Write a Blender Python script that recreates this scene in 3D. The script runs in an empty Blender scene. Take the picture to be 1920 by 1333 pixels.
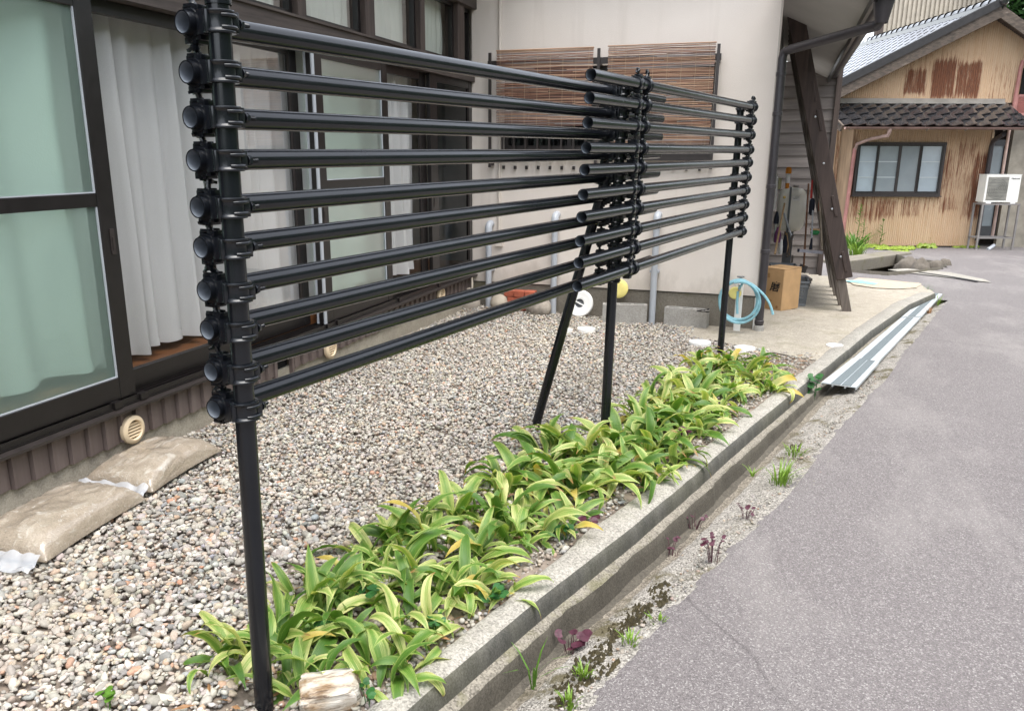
import bpy, bmesh, math, random
import numpy as np
from mathutils import Vector, Matrix, noise

random.seed(7)
rng = np.random.default_rng(11)
S = bpy.context.scene
COL = S.collection
R = math.radians

# ------------------------------------------------------------------ camera
EYE = 1.40
FPX, PX, PY = 1537.06, 933.73, 706.51
YAW, PITCH, ROLL = R(-18.6386), R(15.1796), R(0.20905)
FW = np.array([math.sin(YAW) * math.cos(PITCH), math.cos(YAW) * math.cos(PITCH), -math.sin(PITCH)])
_r0 = np.array([math.cos(YAW), -math.sin(YAW), 0.0])
_u0 = np.cross(_r0, FW)
RT = _r0 * math.cos(ROLL) + _u0 * math.sin(ROLL)
UP = -_r0 * math.sin(ROLL) + _u0 * math.cos(ROLL)
cd = bpy.data.cameras.new('camera')
cam = bpy.data.objects.new('camera', cd)
COL.objects.link(cam)
m = Matrix.Identity(4)
for i in range(3):
    m[i][0], m[i][1], m[i][2] = RT[i], UP[i], -FW[i]
m[2][3] = EYE
cam.matrix_world = m
cd.sensor_width = 36.0
cd.lens = FPX / 1920 * 36
cd.shift_x = (960 - PX) / 1920
cd.shift_y = (PY - 666.5) / 1920
cd.clip_start, cd.clip_end = 0.05, 2000
S.camera = cam

# ------------------------------------------------------------------ sky, sun, exposure
W = bpy.data.worlds.new('World')
S.world = W
W.use_nodes = True
nt = W.node_tree
nt.nodes.clear()
SUN_EL, SUN_AZ = R(74), R(140)     # azimuth measured from +Y towards +X
sky = nt.nodes.new('ShaderNodeTexSky')
sky.sky_type = 'NISHITA'
sky.sun_disc = False
sky.sun_elevation = SUN_EL
sky.sun_rotation = SUN_AZ
sky.air_density, sky.dust_density, sky.ozone_density = 1.0, 1.6, 1.0
hs = nt.nodes.new('ShaderNodeHueSaturation')
hs.inputs['Saturation'].default_value = 0.28      # veiled, milky sky
bg = nt.nodes.new('ShaderNodeBackground')
bg.inputs['Strength'].default_value = 0.15
wo = nt.nodes.new('ShaderNodeOutputWorld')
nt.links.new(sky.outputs[0], hs.inputs['Color'])
nt.links.new(hs.outputs[0], bg.inputs['Color'])
nt.links.new(bg.outputs[0], wo.inputs['Surface'])
sl = bpy.data.lights.new('sun', 'SUN')
sl.energy = 1.2
sl.angle = R(48)
sl.color = (1.0, 0.965, 0.91)
so = bpy.data.objects.new('sun', sl)
COL.objects.link(so)
_sd = Vector((math.sin(SUN_AZ) * math.cos(SUN_EL), math.cos(SUN_AZ) * math.cos(SUN_EL), math.sin(SUN_EL)))
so.rotation_euler = (-_sd).to_track_quat('-Z', 'Y').to_euler()
so.location = (3, -3, 8)
S.view_settings.view_transform = 'Standard'
S.view_settings.look = 'None'
S.view_settings.exposure = 1.86
S.view_settings.gamma = 1.0
S.view_settings.use_curve_mapping = False
S.render.engine = 'CYCLES'
S.cycles.use_denoising = True
S.cycles.max_bounces = 8
S.cycles.transparent_max_bounces = 12

# ------------------------------------------------------------------ pixel rays onto the planes of the place
def ray(x, y):
    return FW + RT * ((x - PX) / FPX) + UP * ((PY - y) / FPX)
def on_z(x, y, z=0.0):
    d = ray(x, y); t = (z - EYE) / d[2]
    return Vector((d[0] * t, d[1] * t, z))
def on_plane(x, y, n, c):
    d = ray(x, y); n = np.array(n, float)
    t = (c - n[2] * EYE) / (n @ d)
    return Vector((d[0] * t, d[1] * t, EYE + d[2] * t))
def on_x(x, y, c): return on_plane(x, y, (1, 0, 0), c)
def on_y(x, y, c): return on_plane(x, y, (0, 1, 0), c)
def on_f(x, y, fn):
    z = 0.0
    for _ in range(12):
        p = on_z(x, y, z); z = fn(p.x, p.y)
    return on_z(x, y, z)
def lerp(a, b, t): return a + (b - a) * t
def sstep(a, b, t):
    t = min(1, max(0, (t - a) / (b - a))); return t * t * (3 - 2 * t)

# ------------------------------------------------------------------ ground heights
WX, WY = -2.72, 7.30            # window wall, rendered wall
def garden_z(x, y):
    a = min(1, max(0, (-x - 0.8) / 1.9))
    return 0.045 * a - 0.05 * sstep(3.8, 7.0, y) * (1 - 0.35 * a)
def road_z(x, y):
    return -0.10 - 0.035 * max(0.0, y - 7.0)
def apron_z(x, y):
    return -0.052 - 0.033 * max(0.0, y - 7.6)
def kerb_z(y):
    return 0.004 - 0.05 * sstep(3.8, 6.2, y) - 0.033 * max(0.0, y - 7.6)

# ------------------------------------------------------------------ mesh builder
class MB:
    def __init__(s): s.v = []; s.f = []; s.m = []; s.cur = 0
    def add(s, vs, fs):
        o = len(s.v); s.v += [tuple(p) for p in vs]
        for f in fs: s.f.append(tuple(i + o for i in f)); s.m.append(s.cur)
        return s
    def box(s, c, size, rz=0.0, M=None):
        hx, hy, hz = size[0] / 2, size[1] / 2, size[2] / 2
        vs = [Vector((a * hx, b * hy, d * hz)) for d in (-1, 1) for b in (-1, 1) for a in (-1, 1)]
        if M is not None: vs = [M @ v for v in vs]
        elif rz:
            q = Matrix.Rotation(rz, 3, 'Z'); vs = [q @ v for v in vs]
        c = Vector(c)
        return s.add([v + c for v in vs], [(0, 2, 3, 1), (4, 5, 7, 6), (0, 1, 5, 4), (2, 6, 7, 3), (0, 4, 6, 2), (1, 3, 7, 5)])
    def b2(s, a, b):
        return s.box([(a[i] + b[i]) / 2 for i in range(3)], [abs(b[i] - a[i]) for i in range(3)])
    def bar(s, p0, p1, w, h, up=(0, 0, 1)):
        p0, p1 = Vector(p0), Vector(p1); d = p1 - p0; L = d.length; d = d / L
        u = Vector(up); r = d.cross(u)
        if r.length < 1e-4: r = d.cross(Vector((1, 0, 0)))
        r.normalize(); u = r.cross(d)
        M = Matrix((r, d, u)).transposed()
        return s.box((p0 + p1) / 2, (w, L, h), M=M)
    def tube(s, pts, r, n=12, caps=True, closed=False):
        pts = [Vector(p) for p in pts]; k = len(pts)
        rr = r if isinstance(r, (list, tuple)) else [r] * k
        vs = []; pu = None
        for i, p in enumerate(pts):
            a = pts[max(0, i - 1)] if not closed else pts[i - 1]
            b = pts[min(k - 1, i + 1)] if not closed else pts[(i + 1) % k]
            d = (b - a).normalized()
            if pu is None:
                pu = d.cross(Vector((0, 0, 1)))
                if pu.length < 1e-3: pu = d.cross(Vector((1, 0, 0)))
                pu.normalize()
            else:
                pu = (pu - d * pu.dot(d)).normalized()
            w = d.cross(pu)
            for j in range(n):
                t = 2 * math.pi * j / n
                vs.append(p + (pu * math.cos(t) + w * math.sin(t)) * rr[i])
        fs = []
        for i in range(k - 1 + (1 if closed else 0)):
            for j in range(n):
                a = i * n + j; b = i * n + (j + 1) % n; i2 = (i + 1) % k
                fs.append((a, b, i2 * n + (j + 1) % n, i2 * n + j))
        if caps and not closed:
            fs.append(tuple(range(n - 1, -1, -1))); fs.append(tuple((k - 1) * n + j for j in range(n)))
        return s.add(vs, fs)
    def lathe(s, prof, c=(0, 0, 0), n=20, M=None, cap=False):
        c = Vector(c); vs = []
        for (r, z) in prof:
            for j in range(n):
                t = 2 * math.pi * j / n
                v = Vector((r * math.cos(t), r * math.sin(t), z))
                if M is not None: v = M @ v
                vs.append(v + c)
        fs = []
        for i in range(len(prof) - 1):
            for j in range(n):
                fs.append((i * n + j, i * n + (j + 1) % n, (i + 1) * n + (j + 1) % n, (i + 1) * n + j))
        if cap and prof[0][0] > 1e-6: fs.append(tuple(range(n - 1, -1, -1)))
        if cap and prof[-1][0] > 1e-6: fs.append(tuple((len(prof) - 1) * n + j for j in range(n)))
        return s.add(vs, fs)
    def prism(s, poly, p0, ax, ay, az, depth):
        """poly of (a,b) in axes ax, ay, extruded by depth along az from p0"""
        p0, ax, ay, az = Vector(p0), Vector(ax), Vector(ay), Vector(az); n = len(poly)
        vs = [p0 + ax * a + ay * b for a, b in poly] + [p0 + ax * a + ay * b + az * depth for a, b in poly]
        fs = [tuple(range(n - 1, -1, -1)), tuple(range(n, 2 * n))] + [(i, (i + 1) % n, n + (i + 1) % n, n + i) for i in range(n)]
        return s.add(vs, fs)
    def grid(s, fn, nu, nv):
        vs = [fn(i / nu, j / nv) for j in range(nv + 1) for i in range(nu + 1)]
        fs = [(j * (nu + 1) + i, j * (nu + 1) + i + 1, (j + 1) * (nu + 1) + i + 1, (j + 1) * (nu + 1) + i) for j in range(nv) for i in range(nu)]
        return s.add(vs, fs)
    def mesh(s, name, mats, smooth=False, bevel=0.0, seg=2):
        me = bpy.data.meshes.new(name)
        me.from_pydata(s.v, [], s.f)
        if not isinstance(mats, (list, tuple)): mats = [mats]
        for x in mats: me.materials.append(x)
        if len(mats) > 1: me.polygons.foreach_set('material_index', s.m)
        if bevel > 0 or smooth == 'fix':
            bm = bmesh.new(); bm.from_mesh(me)
            bmesh.ops.remove_doubles(bm, verts=bm.verts, dist=1e-5)
            bmesh.ops.recalc_face_normals(bm, faces=bm.faces)
            if bevel > 0:
                es = [e for e in bm.edges if len(e.link_faces) == 2 and e.calc_face_angle(0) > R(35)]
                bmesh.ops.bevel(bm, geom=es, offset=bevel, segments=seg, affect='EDGES', profile=0.6, clamp_overlap=True)
            bm.to_mesh(me); bm.free()
        else:
            bm = bmesh.new(); bm.from_mesh(me)
            bmesh.ops.recalc_face_normals(bm, faces=bm.faces)
            bm.to_mesh(me); bm.free()
        if smooth:
            me.polygons.foreach_set('use_smooth', [True] * len(me.polygons))
            me.set_sharp_from_angle(angle=R(38))
        me.update()
        return me

def link(name, me, parent=None, **props):
    o = bpy.data.objects.new(name, me)
    COL.objects.link(o)
    if parent is not None:
        o.parent = parent
        w = Matrix.Identity(4); q = parent
        chain = []
        while q is not None: chain.append(q); q = q.parent
        for q in reversed(chain): w = w @ q.matrix_parent_inverse @ q.matrix_basis
        o.matrix_parent_inverse = w.inverted()
    for k, v in props.items(): o[k] = v
    return o
def obj(name, mb, mat, parent=None, smooth=False, bevel=0.0, seg=2, **props):
    return link(name, mb.mesh(name, mat, smooth, bevel, seg), parent, **props)
def thing(name, label, cat, loc=(0, 0, 0), group=None):
    o = bpy.data.objects.new(name, None)
    COL.objects.link(o)
    o.empty_display_size = 0.1
    o.location = loc; o['label'] = label; o['category'] = cat
    if group: o['group'] = group
    return o
def tag(o, label, cat, group=None):
    o['label'] = label; o['category'] = cat
    if group: o['group'] = group
    return o
def struct(name, mb, mat, smooth=False, bevel=0.0, kind='structure'):
    return obj(name, mb, mat, None, smooth, bevel, kind=kind)
def local(name, me, parent):
    """a part built round its parent's origin"""
    o = bpy.data.objects.new(name, me); COL.objects.link(o); o.parent = parent; return o
def kids(o, allo=None):
    return [c for c in COL.objects if c.parent == o]
def dup(root, children):
    """copy a thing and its parts (children: list of (part, [sub-parts]))"""
    r = root.copy(); COL.objects.link(r)
    for c, subs in children:
        d = c.copy(); COL.objects.link(d); d.parent = r
        for s_ in subs:
            e = s_.copy(); COL.objects.link(e); e.parent = d
    return r

# ------------------------------------------------------------------ materials
def srgb(h):
    h = h.lstrip('#'); c = [int(h[i:i + 2], 16) / 255 for i in (0, 2, 4)]
    return tuple((x / 12.92 if x <= .04045 else ((x + .055) / 1.055) ** 2.4) for x in c)
class N:
    """thin node-tree helper"""
    def __init__(s, name):
        s.m = bpy.data.materials.new(name); s.m.use_nodes = True; s.t = s.m.node_tree
        s.p = s.t.nodes['Principled BSDF']; s.out = s.t.nodes['Material Output']
        s._co = None
    def n(s, typ, **kw):
        x = s.t.nodes.new(typ)
        for k, v in kw.items():
            if k.startswith('i_'): x.inputs[k[2:]].default_value = v
            else: setattr(x, k, v)
        return x
    def l(s, a, b): s.t.links.new(a, b)
    def co(s, scale=(1, 1, 1), rot=(0, 0, 0), kind='Object'):
        if s._co is None: s._co = s.n('ShaderNodeTexCoord')
        mp = s.n('ShaderNodeMapping'); mp.inputs['Scale'].default_value = scale; mp.inputs['Rotation'].default_value = rot
        s.l(s._co.outputs[kind], mp.inputs['Vector']); return mp.outputs[0]
    def noise(s, scale, vec=None, detail=5, rough=.6, dist=0.0):
        x = s.n('ShaderNodeTexNoise'); x.inputs['Scale'].default_value = scale; x.inputs['Detail'].default_value = detail
        x.inputs['Roughness'].default_value = rough; x.inputs['Distortion'].default_value = dist
        s.l(vec if vec is not None else s.co(), x.inputs['Vector']); return x.outputs['Fac']
    def voro(s, scale, vec=None, out='Color', feature='F1'):
        x = s.n('ShaderNodeTexVoronoi'); x.feature = feature; x.inputs['Scale'].default_value = scale
        s.l(vec if vec is not None else s.co(), x.inputs['Vector']); return x.outputs[out]
    def ramp(s, fac, stops):
        x = s.n('ShaderNodeValToRGB'); e = x.color_ramp.elements
        while len(e) < len(stops): e.new(.5)
        for el, (p, c) in zip(e, stops):
            el.position = p; el.color = (c if isinstance(c, (tuple, list)) else (c, c, c))[:3] + (1,) if isinstance(c, (tuple, list)) else (c, c, c, 1)
        s.l(fac, x.inputs[0]); return x.outputs[0]
    def mix(s, fac, a, b, mode='MIX'):
        x = s.n('ShaderNodeMix'); x.data_type = 'RGBA'; x.blend_type = mode
        for sock, v in ((x.inputs[0], fac), (x.inputs[6], a), (x.inputs[7], b)):
            if hasattr(v, 'is_output') or hasattr(v, 'links'): s.l(v, sock)
            elif isinstance(v, (int, float)): sock.default_value = v if sock.type == 'VALUE' else (v, v, v, 1)
            else: sock.default_value = tuple(v)[:3] + (1,)
        return x.outputs[2]
    def math(s, op, a, b=0.0):
        x = s.n('ShaderNodeMath'); x.operation = op
        for sock, v in ((x.inputs[0], a), (x.inputs[1], b)):
            if isinstance(v, (int, float)): sock.default_value = v
            else: s.l(v, sock)
        return x.outputs[0]
    def attr(s, name, out='Fac'):
        x = s.n('ShaderNodeAttribute'); x.attribute_name = name; return x.outputs[out]
    def rnd(s):
        return s.n('ShaderNodeObjectInfo').outputs['Random']
    def bump(s, h, strength=.3, dist=.01):
        b = s.n('ShaderNodeBump'); b.inputs['Strength'].default_value = strength; b.inputs['Distance'].default_value = dist
        s.l(h, b.inputs['Height']); s.l(b.outputs[0], s.p.inputs['Normal']); return s
    def col(s, c):
        if isinstance(c, (tuple, list)): s.p.inputs['Base Color'].default_value = tuple(c)[:3] + (1,)
        else: s.l(c, s.p.inputs['Base Color'])
        return s
    def rough(s, r):
        if isinstance(r, (int, float)): s.p.inputs['Roughness'].default_value = r
        else: s.l(r, s.p.inputs['Roughness'])
        return s
    def setp(s, **kw):
        for k, v in kw.items(): s.p.inputs[k.replace('_', ' ')].default_value = v
        return s

def simple(name, c, rough=.6, var=.25, scale=8, bump=0.0, bscale=60, metallic=0.0, spec=.5, stretch=(1, 1, 1), perobj=0.0):
    k = N(name)
    v = k.noise(scale, k.co(stretch))
    lo = tuple(x * (1 - var) for x in c); hi = tuple(min(1, x * (1 + var)) for x in c)
    col = k.ramp(v, [(.3, lo), (.7, hi)])
    if perobj:
        r = k.math('ADD', k.math('MULTIPLY', k.rnd(), 2 * perobj), 1 - perobj)
        cc = k.n('ShaderNodeCombineColor')
        for i in range(3): k.l(r, cc.inputs[i])
        col = k.mix(1.0, col, cc.outputs[0], 'MULTIPLY')
    k.col(col); k.rough(k.math('ADD', k.math('MULTIPLY', v, .2), rough - .1))
    k.setp(Metallic=metallic); k.p.inputs['Specular IOR Level'].default_value = spec
    if bump: k.bump(k.noise(bscale, k.co(stretch)), bump, .004)
    return k.m

# --- named materials
def m_black_paint():
    k = N('black_paint'); v = k.noise(6, k.co((1, 1, 1)), 3)
    k.col(k.ramp(v, [(.3, (.005, .006, .0085)), (.75, (.008, .0095, .0125))]))
    k.rough(k.ramp(k.noise(9, k.co((1, 1, 1)), 5, .7), [(.3, .17), (.8, .30)]))
    k.setp(Coat_Weight=.12, Coat_Roughness=.1); k.p.inputs['Specular IOR Level'].default_value = .42
    return k.m
def m_stucco():
    k = N('cream_stucco')
    big = k.noise(1.3, k.co((1, 1, .5)), 4)
    drip = k.noise(5, k.co((1.6, 1.6, .10)), 4)
    c = k.ramp(big, [(.25, (.70, .63, .565)), (.75, (.775, .71, .645))])
    c = k.mix(k.ramp(k.noise(.5, k.co((1, 1, 1.5)), 5, .6), [(.5, 0.0), (.75, .25)]), c, (.60, .53, .46))
    c = k.mix(k.ramp(drip, [(.56, 0.0), (.80, .34)]), c, (.46, .40, .34))
    sz = k.n('ShaderNodeSeparateXYZ'); k.l(k.co(), sz.inputs[0])
    sp = k.math('SUBTRACT', k.math('MULTIPLY', k.noise(4, k.co((1, 1, .6)), 6, .7), .9), sz.outputs[2])
    c = k.mix(k.ramp(sp, [(.02, 0.0), (.22, .42)]), c, (.40, .35, .29))
    c = k.mix(k.ramp(k.noise(260, None, 2), [(.35, .35), (.6, 0.0)]), c, (.48, .42, .36))
    k.col(c).rough(.92)
    h = k.math('ADD', k.noise(150, None, 3), k.math('MULTIPLY', k.noise(420, None, 2), .5))
    k.bump(h, .55, .004)
    return k.m
def m_concrete(name, a, b, moss=0.0, dirt=.5, agg=1.0, bump=.5, mosscol=(.10, .095, .03), dark=(.13, .115, .095)):
    k = N(name)
    big = k.noise(1.6, None, 6, .65); mid = k.noise(9, None, 5, .7)
    c = k.ramp(big, [(.3, a), (.7, b)])
    c = k.mix(k.ramp(mid, [(.42, dirt), (.66, 0.0)]), c, dark)
    sp = k.voro(170, None, 'Color')
    g = k.n('ShaderNodeSeparateColor'); k.l(sp, g.inputs[0])
    c = k.mix(.45 * agg, c, k.ramp(g.outputs[0], [(0, tuple(x * .45 for x in a)), (.5, b), (1, tuple(min(.8, x * 1.5) for x in b))]))
    if moss:
        c = k.mix(k.ramp(k.noise(3.2, None, 6, .7), [(.53, 0.0), (.62, moss)]), c, mosscol)
    k.col(c).rough(.93)
    h = k.math('ADD', k.math('MULTIPLY', k.voro(120, None, 'Distance'), .6 * agg), k.noise(45, None, 6, .7))
    k.bump(h, bump, .006)
    return k.m
def m_asphalt():
    k = N('asphalt')
    big = k.noise(.55, None, 6, .6); mid = k.noise(4, None, 5, .65)
    c = k.ramp(big, [(.3, (.150, .138, .134)), (.7, (.215, .200, .193))])
    c = k.mix(k.ramp(mid, [(.4, .3), (.62, 0.0)]), c, (.125, .112, .11))
    c = k.mix(k.ramp(k.noise(.22, k.co((1, .4, 1)), 4, .6), [(.40, .6), (.62, 0.0)]), c, (.100, .086, .088))
    c = k.mix(k.ramp(k.noise(2.6, k.co((1, 1, 1)), 7, .75), [(.56, 0.0), (.70, .4)]), c, (.10, .088, .087))
    sp = k.n('ShaderNodeSeparateColor'); k.l(k.voro(215, None, 'Color'), sp.inputs[0])
    c = k.mix(.42, c, k.ramp(sp.outputs[0], [(0, (.06, .052, .054)), (.55, (.17, .15, .152)), (.84, (.24, .22, .215)), (.93, (.50, .48, .46)), (1, (.6, .58, .55))]))
    sp2 = k.n('ShaderNodeSeparateColor'); k.l(k.voro(390, None, 'Color'), sp2.inputs[0])
    c = k.mix(.25, c, k.ramp(sp2.outputs[0], [(0, (.07, .06, .06)), (.8, (.20, .18, .18)), (1, (.48, .45, .43))]))
    wob = k.n('ShaderNodeMix', data_type='VECTOR'); wob.inputs[0].default_value = .16
    tn = k.n('ShaderNodeTexNoise'); tn.inputs['Scale'].default_value = 3.5; tn.inputs['Detail'].default_value = 6
    k.l(k.co(), tn.inputs['Vector']); k.l(k.co(), wob.inputs[4]); k.l(tn.outputs['Color'], wob.inputs[5])
    crack = k.voro(.42, wob.outputs[1], 'Distance', 'DISTANCE_TO_EDGE')
    gate = k.ramp(k.noise(.7, None, 3), [(.5, 0.0), (.58, 1.0)])
    c = k.mix(k.math('MULTIPLY', gate, k.ramp(crack, [(.0, .5), (.003, 0.0)])), c, (.05, .043, .044))
    c = k.mix(k.ramp(k.noise(1.7, k.co((1, .35, 1)), 6, .7), [(.50, 0.0), (.70, .5)]), c, (.29, .27, .255))
    k.col(c).rough(.88)
    h = k.math('ADD', k.math('MULTIPLY', k.voro(215, None, 'Distance'), .9), k.noise(190, None, 3))
    k.bump(h, .75, .006)
    return k.m
def m_wood(name, a, b, c3=None, scale=18, axis='Z', rough=.75, bump=.35, perobj=.15):
    st = {'Z': (1, 1, .06), 'Y': (1, .06, 1), 'X': (.06, 1, 1)}[axis]
    k = N(name)
    g = k.noise(scale, k.co(st), 7, .68, .6)
    c = k.ramp(g, [(.28, a), (.62, b)] + ([(.8, c3)] if c3 else []))
    if perobj:
        r = k.math('ADD', k.math('MULTIPLY', k.rnd(), 2 * perobj), 1 - perobj)
        cc = k.n('ShaderNodeCombineColor')
        for i in range(3): k.l(r, cc.inputs[i])
        c = k.mix(1.0, c, cc.outputs[0], 'MULTIPLY')
    k.col(c).rough(rough); k.bump(g, bump, .006)
    return k.m
def m_frosted():
    k = N('frosted_green_glass')
    g = k.n('ShaderNodeBsdfRefraction'); g.inputs['IOR'].default_value = 1.03; g.inputs['Roughness'].default_value = .42
    g.inputs['Color'].default_value = (.80, .94, .87, 1)
    tr = k.n('ShaderNodeBsdfTransparent'); tr.inputs['Color'].default_value = (.80, .90, .84, 1)
    df = k.n('ShaderNodeBsdfDiffuse'); df.inputs['Color'].default_value = (.50, .67, .58, 1)
    gl = k.n('ShaderNodeBsdfGlossy'); gl.inputs['Roughness'].default_value = .32
    fr = k.n('ShaderNodeFresnel'); fr.inputs['IOR'].default_value = 1.28
    a = k.n('ShaderNodeMixShader'); a.inputs[0].default_value = .15; k.l(g.outputs[0], a.inputs[1]); k.l(tr.outputs[0], a.inputs[2])
    a2 = k.n('ShaderNodeMixShader'); a2.inputs[0].default_value = .20; k.l(a.outputs[0], a2.inputs[1]); k.l(df.outputs[0], a2.inputs[2])
    b = k.n('ShaderNodeMixShader'); k.l(k.math('MULTIPLY', fr.outputs[0], .45), b.inputs[0]); k.l(a2.outputs[0], b.inputs[1]); k.l(gl.outputs[0], b.inputs[2])
    bp = k.n('ShaderNodeBump'); bp.inputs['Strength'].default_value = .25; bp.inputs['Distance'].default_value = .003
    k.l(k.noise(140, None, 2), bp.inputs['Height'])
    for x in (g, gl): k.l(bp.outputs[0], x.inputs['Normal'])
    k.l(b.outputs[0], k.out.inputs['Surface'])
    return k.m
def m_clear(name='clear_glass', tint=(.93, .95, .94), extra=1.0, rough=.015):
    k = N(name)
    tr = k.n('ShaderNodeBsdfTransparent'); tr.inputs['Color'].default_value = tint + (1,)
    gl = k.n('ShaderNodeBsdfGlossy'); gl.inputs['Roughness'].default_value = rough
    fr = k.n('ShaderNodeFresnel'); fr.inputs['IOR'].default_value = 1.55
    b = k.n('ShaderNodeMixShader'); k.l(k.math('MULTIPLY', fr.outputs[0], extra), b.inputs[0]); k.l(tr.outputs[0], b.inputs[1]); k.l(gl.outputs[0], b.inputs[2])
    k.l(b.outputs[0], k.out.inputs['Surface'])
    return k.m
def m_curtain(name, c, trans=.45):
    k = N(name)
    v = k.noise(300, k.co((1, 1, 1)), 2)
    col = k.ramp(v, [(.3, tuple(x * .93 for x in c)), (.7, c)])
    k.col(col).rough(.9)
    t = k.n('ShaderNodeBsdfTranslucent'); k.l(col, t.inputs['Color'])
    b = k.n('ShaderNodeMixShader'); b.inputs[0].default_value = trans
    k.l(k.p.outputs[0], b.inputs[1]); k.l(t.outputs[0], b.inputs[2]); k.l(b.outputs[0], k.out.inputs['Surface'])
    return k.m
def m_attr_stone(name, rough=.8):
    k = N(name)
    a = k.n('ShaderNodeAttribute'); a.attribute_name = 'tint'
    v = k.noise(120, None, 4, .7)
    c = k.mix(1.0, a.outputs['Color'], k.ramp(v, [(.3, .72), (.7, 1.18)]), 'MULTIPLY')
    c = k.mix(k.ramp(k.noise(1.1, None, 5, .65), [(.40, .08), (.72, .5)]), c, (.40, .34, .27))
    k.col(c).rough(rough); k.bump(k.noise(400, None, 2), .25, .002)
    return k.m
def m_leaf():
    k = N('variegated_leaf')
    at = k.n('ShaderNodeAttribute'); at.attribute_name = 'leafuv'
    sx = k.n('ShaderNodeSeparateColor'); k.l(at.outputs['Color'], sx.inputs[0])
    across, along = sx.outputs[0], sx.outputs[1]        # 0 midrib .. 1 edge ; 0 base .. 1 tip
    r = k.rnd()
    stripe = k.noise(1, None)                           # fine streaks along the blade
    mp = k.n('ShaderNodeCombineXYZ'); k.l(k.math('MULTIPLY', across, 11.0), mp.inputs[0]); k.l(k.math('MULTIPLY', along, .8), mp.inputs[1]); k.l(k.math('MULTIPLY', r, 37.0), mp.inputs[2])
    st = k.noise(3.0, mp.outputs[0], 3, .6)
    green = k.ramp(r, [(0, (.055, .135, .018)), (.5, (.11, .225, .03)), (1, (.185, .305, .045))])
    pale = k.ramp(r, [(0, (.34, .43, .12)), (.6, (.50, .53, .19)), (1, (.64, .60, .28))])
    f = k.math('ADD', k.math('MULTIPLY', across, .50), k.math('MULTIPLY', k.math('SUBTRACT', st, .5), 2.3))
    f = k.math('ADD', f, k.math('MULTIPLY', k.math('SUBTRACT', r, .5), .5))
    c = k.mix(k.ramp(f, [(.22, 0.0), (.52, .88)]), green, pale)
    # old leaves: yellow, then brown and papery at the tip
    old = k.math('GREATER_THAN', r, .955)
    c = k.mix(k.math('MULTIPLY', old, k.ramp(along, [(.2, 0.0), (.6, .85)])), c, (.50, .36, .07))
    tip = k.math('ADD', along, k.math('MULTIPLY', k.math('SUBTRACT', st, .5), .35))
    c = k.mix(k.math('MULTIPLY', k.math('GREATER_THAN', k.math('FRACT', k.math('MULTIPLY', r, 7.3)), .66), k.ramp(tip, [(.86, 0.0), (.95, 1.0)])), c, (.38, .20, .08))
    sp = k.noise(55, None, 4, .7)
    c = k.mix(k.ramp(sp, [(.66, 0.0), (.74, .6)]), c, (.34, .22, .08))
    k.col(c).rough(.46)
    k.p.inputs['Specular IOR Level'].default_value = .45
    tr = k.n('ShaderNodeBsdfTranslucent'); k.l(k.mix(1.0, c, (1.5, 1.5, .7), 'MULTIPLY'), tr.inputs['Color'])
    b = k.n('ShaderNodeMixShader'); b.inputs[0].default_value = .32
    k.l(k.p.outputs[0], b.inputs[1]); k.l(tr.outputs[0], b.inputs[2]); k.l(b.outputs[0], k.out.inputs['Surface'])
    k.bump(st, .25, .003)
    return k.m
def m_green(name, c, var=.4, trans=.3):
    k = N(name)
    col = k.ramp(k.noise(40), [(.3, tuple(x * (1 - var) for x in c)), (.7, tuple(x * (1 + var) for x in c))])
    k.col(col).rough(.5)
    t = k.n('ShaderNodeBsdfTranslucent'); k.l(col, t.inputs['Color'])
    b = k.n('ShaderNodeMixShader'); b.inputs[0].default_value = trans
    k.l(k.p.outputs[0], b.inputs[1]); k.l(t.outputs[0], b.inputs[2]); k.l(b.outputs[0], k.out.inputs['Surface'])
    return k.m
def m_rusty():
    k = N('rusty_corrugated_iron')
    a = k.attr('rust')
    base = k.ramp(k.noise(1.2, k.co((1, 1, .5)), 4), [(.3, (.51, .355, .225)), (.7, (.62, .465, .315))])
    streak = k.noise(6.0, k.co((4, 4, .20)), 7, .75)
    fine = k.noise(40, k.co((2, 2, .25)), 4, .7)
    f = k.math('ADD', a, k.math('MULTIPLY', k.math('SUBTRACT', streak, .5), 1.9))
    f = k.math('ADD', f, k.math('MULTIPLY', k.math('SUBTRACT', fine, .5), .5))
    c = k.mix(k.ramp(streak, [(.45, 0.0), (.75, .5)]), base, (.50, .27, .12))
    c = k.mix(k.ramp(f, [(.37, 0.0), (.64, .95)]), c, k.ramp(fine, [(.35, (.085, .028, .014)), (.65, (.23, .075, .028))]))
    k.col(c).rough(.75)
    return k.m
def m_roof():
    k = N('glazed_black_tile')
    v = k.noise(9, None, 4)
    c = k.ramp(v, [(.3, (.016, .016, .018)), (.7, (.045, .043, .045))])
    c = k.mix(k.ramp(k.noise(22, None, 5, .7), [(.6, 0.0), (.75, .55)]), c, (.13, .115, .10))
    k.col(c).rough(k.ramp(v, [(.3, .14), (.7, .30)])); k.setp(Coat_Weight=1.0, Coat_Roughness=.06, Coat_IOR=1.7)
    return k.m
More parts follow.
